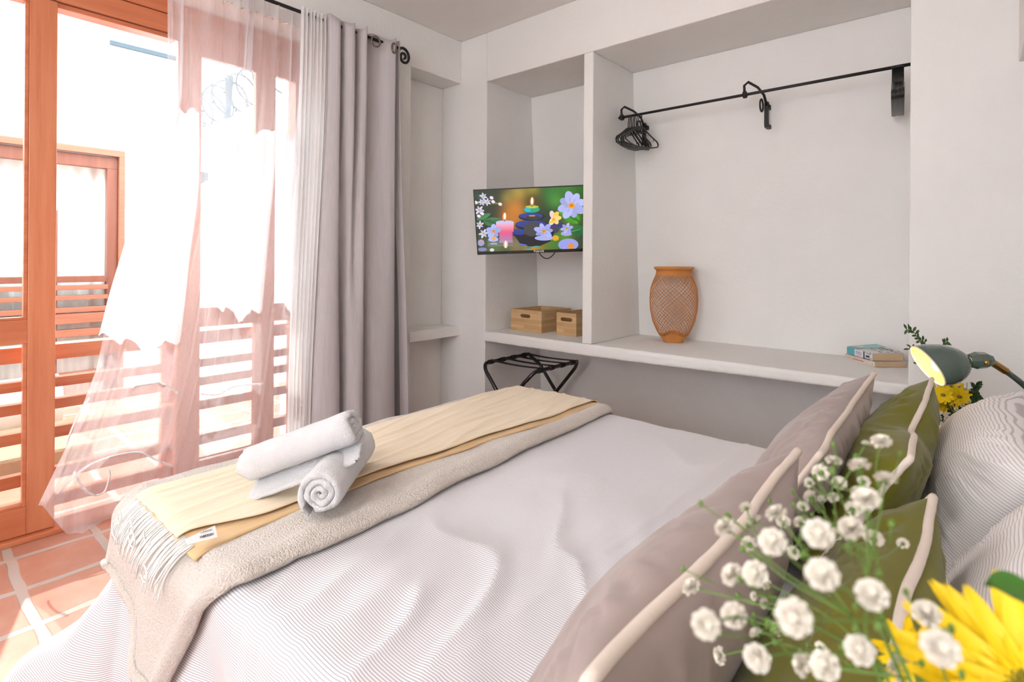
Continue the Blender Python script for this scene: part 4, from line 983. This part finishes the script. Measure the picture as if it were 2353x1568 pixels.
def twig(name, label, pts, nleaf, ls, leafm, seed, w_=.5):
    o = thing(name, label, 'twig', pts[-1], 'leafy twigs of the far bouquet'); P = [tuple(p) for p in pts]; m = MB(); m.tube([spl(P, i/24) for i in range(25)], .0011, 5); build('stem', m, M['twig'], o)
    m = MB(); rnd = random.Random(seed)
    for k in range(nleaf):
        t = .02 + .62*k/nleaf; p = Vector(spl(P, t)); q = Vector(spl(P, t+.02)); tan = (p-q).normalized(); sd_ = tan.cross(FF).normalized()*(1 if k % 2 else -1)
        tree_leaf(m, p, sd_ + tan*.6 + Vector((rnd.uniform(-.4,.4), rnd.uniform(-.4,.4), rnd.uniform(-.2,.3))), -FF + Vector((rnd.uniform(-.5,.5),0,rnd.uniform(0,.8))), ls*rnd.uniform(.7, 1.2)*(1.25 if k < 3 else 1), ls*w_, 0)
    build('leaves', m, leafm, o, normals=False)
tw = lambda *P: [atd(x, y, DB+.01) for x, y in P] + [VM]
twig('leafy_twig', 'thin leafy twig curving up left above the lamp shade', tw((2082, 757), (2098, 762), (2112, 782), (2126, 790), (2150, 850)), 20, .017, M['leafD'], 1)
twig('leafy_twig', 'short twig tip with leaves left of the lamp rim', tw((2089, 803), (2096, 797), (2108, 812), (2140, 860)), 9, .015, M['leafD'], 2)
twig('leafy_twig', 'twig tip with leaves showing above the top of the lamp shade', tw((2178, 786), (2170, 788), (2166, 800), (2170, 860)), 9, .015, M['leafD'], 3)
twig('leafy_twig', 'twig leaf pair below the lamp rim against the wall', tw((2107, 836), (2114, 833), (2125, 845), (2145, 880)), 7, .014, M['leafD'], 4)
twig('eucalyptus_sprig', 'grey-green eucalyptus sprig rising at the right of the far bouquet', tw((2240, 886), (2238, 905), (2232, 925), (2215, 945)), 26, .020, M['leafD'], 5, .7)
twig('eucalyptus_sprig', 'small-leaved sprig with dark buds at the far right of the far bouquet', tw((2250, 884), (2244, 900), (2246, 915), (2225, 940)), 14, .010, M['leafD'], 6, .7)
twig('eucalyptus_sprig', 'dark leafy sprig low under the yellow flowers', tw((2244, 912), (2225, 925), (2200, 940), (2185, 960)), 22, .022, M['leafD'], 7, .7)
twig('eucalyptus_sprig', 'dark leaves low at the left edge of the far bouquet', tw((2160, 975), (2172, 962), (2180, 955), (2190, 970)), 16, .020, M['leafD'], 8, .7)

def bloom_mesh(seed):
    m = MB(); rnd = random.Random(seed)
    for li, (n, r, el) in enumerate(((8, .92, -.15), (9, 1, .2), (9, .92, .6), (7, .8, .95), (5, .66, 1.25))):
        for k in range(n):
            an = 2*pi*k/n + li*.4 + rnd.uniform(-.2, .2); e_ = el + rnd.uniform(-.12, .12); d = Vector((cos(an)*cos(e_), sin(an)*cos(e_), sin(e_))); s = Vector((-sin(an), cos(an), 0)); nn_ = d.cross(s)
            wd = .80*rnd.uniform(.8, 1.2)
            m.grid(lambda u, v: d*(r*(.15+.85*v)) + s*((u-.5)*wd*sin(pi*min(1, v*.72+.12))) + nn_*((u-.5)**2*.6 - .12*v*v + .05*sin(u*9+k)), 3, 3)
    return m
def calyx_mesh():
    m = MB(); m.lathe([(0, -.55), (.16, -.5), (.32, -.2), (.42, .1), (.2, .15)], (0, 0, 0), (0, 0, 1), 8); return m
BL = [bloom_mesh(k) for k in range(3)]; BLM = []
for b_ in BL:
    me = bpy.data.meshes.new('bloom'); b_.bm.to_mesh(me); b_.bm.free(); me.materials.append(M['gyp']); BLM.append(me)
cm = calyx_mesh(); CM = bpy.data.meshes.new('calyx'); cm.bm.to_mesh(CM); cm.bm.free(); CM.materials.append(M['stem'])
def gyp(name, label, blooms, hub, base, group, rs=1., sr=.0006, root=None, buds=0):
    """blooms: list of (position, radius)"""
    hub = Vector(hub); base = Vector(base); o = thing(name, label, 'flower sprig', base, group); rnd = random.Random(len(blooms)); m = MB()
    m.tube([tuple(base), tuple((base+hub)/2 + Vector((.004, 0, .004))), tuple(hub)], [sr*2.4, sr*2, sr*1.8], 6)
    tips = [(hub, None)]
    for p, r in sorted(blooms, key=lambda q: (q[0]-hub).length):
        src = hub
        if len(tips) > 2: 
            cand = min(tips, key=lambda q: (q[0]-p).length + (q[0]-hub).length*.5); src = hub.lerp(cand[0], .72) if cand[0] != hub else hub
        d = (p - src); mid = src + d*.5 + Vector((rnd.uniform(-1, 1), rnd.uniform(-1, 1), rnd.uniform(-1, 1)))*d.length*.06
        m.tube([spl([tuple(src), tuple(mid), tuple(p)], i/8) for i in range(9)], sr, 5); tips.append((p, None))
        face = (d.normalized() + (Vector((0, 0, H)) - p).normalized()*.9 + Vector((rnd.uniform(-.5, .5), rnd.uniform(-.5, .5), rnd.uniform(-.2, .6)))).normalized()
        bo = bpy.data.objects.new('bloom', BLM[rnd.randrange(3)]); C.objects.link(bo); bo.parent = o; bo.location = p - base; bo.scale = (r, r, r); bo.rotation_euler = face.to_track_quat('Z', 'Y').to_euler()
        if root != 'far':
            cx = bpy.data.objects.new('calyx', CM); C.objects.link(cx); cx.parent = bo
    for k in range(buds):
        p = rnd.choice(tips)[0] + Vector((rnd.uniform(-1, 1), rnd.uniform(-1, 1), rnd.uniform(-1, .6)))*.016; q = hub.lerp(p, .8); m.tube([tuple(q), tuple(p)], sr*.8, 4); m.blob(tuple(p), .0014, 1, (1, 1, 1.5))
    build('stem', m, M['stem'], o)
rnd = random.Random(4); far = []
for k in range(46):
    t = k/46; x = 2160 + rnd.uniform(0, 75); y = 972 - (x-2160)*.55 + rnd.uniform(-14, 12) - (0 if k < 30 else 0); far.append((atd(x, y, DB + rnd.uniform(-.04, .03)), rnd.uniform(.0042, .0075)))
gyp('gypsophila_sprig', 'cluster of tiny white blooms low in the far bouquet above the striped pillow', far, VM + Vector((0, -.04, .06)), VM, 'white blooms of the far bouquet', sr=.0007, root='far')
far = [(atd(x + rnd.uniform(-5, 5), y + rnd.uniform(-5, 5), DB+.03), rnd.uniform(.003, .005)) for x, y in ((2200, 888), (2208, 884), (2214, 892), (2222, 890), (2226, 898), (2218, 904), (2231, 897), (2212, 899), (2205, 893), (2224, 884))]
gyp('gypsophila_sprig', 'tiny white blooms at the top right of the far bouquet below the lamp', far, VM + Vector((0, -.02, .12)), VM, 'white blooms of the far bouquet', sr=.0007, root='far')

# ------------------------------------------------------------------ near bouquet in front of the camera
vn = build('flower_vase', MB().lathe([(0, .522), (.045, .522), (.055, .60), (.050, .72), (.035, .80), (.042, .86), (.038, .86), (.031, .80), (.046, .72), (0, .54)], (.085, .20, 0), (0,0,1), 28), M['glassvase'])
tag(vn, 'white vase holding the close bouquet on the near table', 'vase')
NB = Vector((.085, .20, .82))
G = [(2025,1017,41),(1916,1061,34),(1886,1087,36),(1976,1072,45),(1929,1111,30),(2036,1102,45),(1862,1141,30),(1886,1149,24),(1991,1149,56),(1915,1145,24),(1959,1171,34),(1985,1107,26),(1714,1167,28),(1732,1196,34),(1785,1182,45),(1667,1214,48),(1721,1252,36),(1776,1246,58),(1881,1227,62),(1957,1216,54),(2008,1239,40),(1920,1227,28),(1839,1201,30),(1684,1323,50),(1736,1319,54),(1762,1340,28),(1890,1321,68),(2004,1368,66),(1590,1351,42),(1622,1436,60),(1687,1415,54),(1826,1419,76),(1776,1445,34),(1738,1456,30),(1740,1512,56),(1656,1507,36),(1845,1527,50),(1897,1531,62),(1976,1494,60),(2129,1412,56),(2160,1490,74),(2067,1530,50),(1733,1371,18),(1758,1389,22),(1860,1110,24),(1970,1130,28),(1845,1165,26),(1825,1270,28),(1990,1020,18),(1755,1385,20),(1800,1200,30),(2075,1250,24),(1885,1490,26)]
groups = [('white sprig high over the far olive cushion, topmost of the close white flowers', lambda x, y: y < 1135, (1990, 1330)),
          ('white sprig over the tip of the near taupe cushion', lambda x, y: y < 1290 and x < 1850, (1960, 1420)),
          ('white sprig in the middle of the close flowers, over the olive velvet', lambda x, y: y < 1290, (2020, 1440)),
          ('white sprig at the far left of the close flowers, over the near taupe cushion', lambda x, y: x < 1800, (2020, 1520)),
          ('white sprig at the bottom centre of the close flowers', lambda x, y: x < 2010, (2090, 1560)),
          ('white sprig in front of the big yellow flower', lambda x, y: True, (2200, 1620))]
left = list(G); rnd = random.Random(8)
for lab, cond, hb in groups:
    sel = [g for g in left if cond(g[0], g[1])]; left = [g for g in left if not cond(g[0], g[1])]; bl_ = []
    for x, y, sz in sel:
        d = max(.19, min(.36, .0105*F/sz*rnd.uniform(.97, 1.03))); bl_.append((atd(x, y, d), sz*.54*d/F))
    dm = sum((b_[0] - Vector((0, 0, H))).dot(FF) for b_ in bl_)/len(bl_)
    gyp('gypsophila_sprig', lab, bl_, atd(*hb, min(dm, .25)), NB, 'close white flower sprigs', sr=.0005, buds=12)
def chrys(label, c, nrm, R0, seed, lay=((22, 1, .02), (20, .92, .18), (16, .74, .42))):
    o = thing('yellow_chrysanthemum', label, 'flower', c, 'close yellow flowers'); m = MB(); petal_flower(m, c, nrm, R0, lay, 1.1, .26, seed, .12); build('petals', m, M['petalY'], o, normals=False)
    nrm = Vector(nrm).normalized(); m = MB(); rn = random.Random(seed)
    for k in range(70):
        a = k*2.4; r = R0*.2*sqrt(k/70); t = nrm.orthogonal().normalized(); q = nrm.cross(t); m.blob(tuple(c + t*r*cos(a) + q*r*sin(a) + nrm*(.004-r*.15)), R0*.028, 1)
    build('flower_centre', m, M['discY'], o); build('stem', MB().tube([tuple(c-nrm*.003), tuple((c*.6+NB*.4)-nrm*.02), tuple(NB)], .0024, 7), M['stem'], o)
cN = atd(2375, 1600, .235); chrys('big bright yellow chrysanthemum filling the bottom right corner', cN, (Vector((0, 0, H)) - cN).normalized() + Vector((-.25, .1, .55)), .047, 3)
cM = atd(2098, 1512, .335); chrys('small half-hidden yellow flower behind the white blooms near the bottom edge', cM, -FF + Vector((-.3, 0, .2)), .024, 6, ((12, 1, .1), (10, .8, .3)))
m = MB(); p0 = atd(2400, 1385, .222); p1 = atd(2260, 1345, .222); tree_leaf(m, p0, p1-p0, (-FF*.5 + UU), (p1-p0).length, .015, curl=.1)
m.tube([tuple(p0), tuple((p0+NB)/2), tuple(NB)], .0016, 6)
lf = build('leaf_spray', m, M['leafB'], org=NB, normals=False); tag(lf, 'broad glossy green leaf above the big yellow flower at the right edge', 'leaf')
for k, (P) in enumerate((((2120, 1330), (2128, 1240), (2118, 1180)), ((1905, 1370), (1980, 1500), (2040, 1640)), ((1890, 1330), (1950, 1460), (1990, 1568)))):
    pass
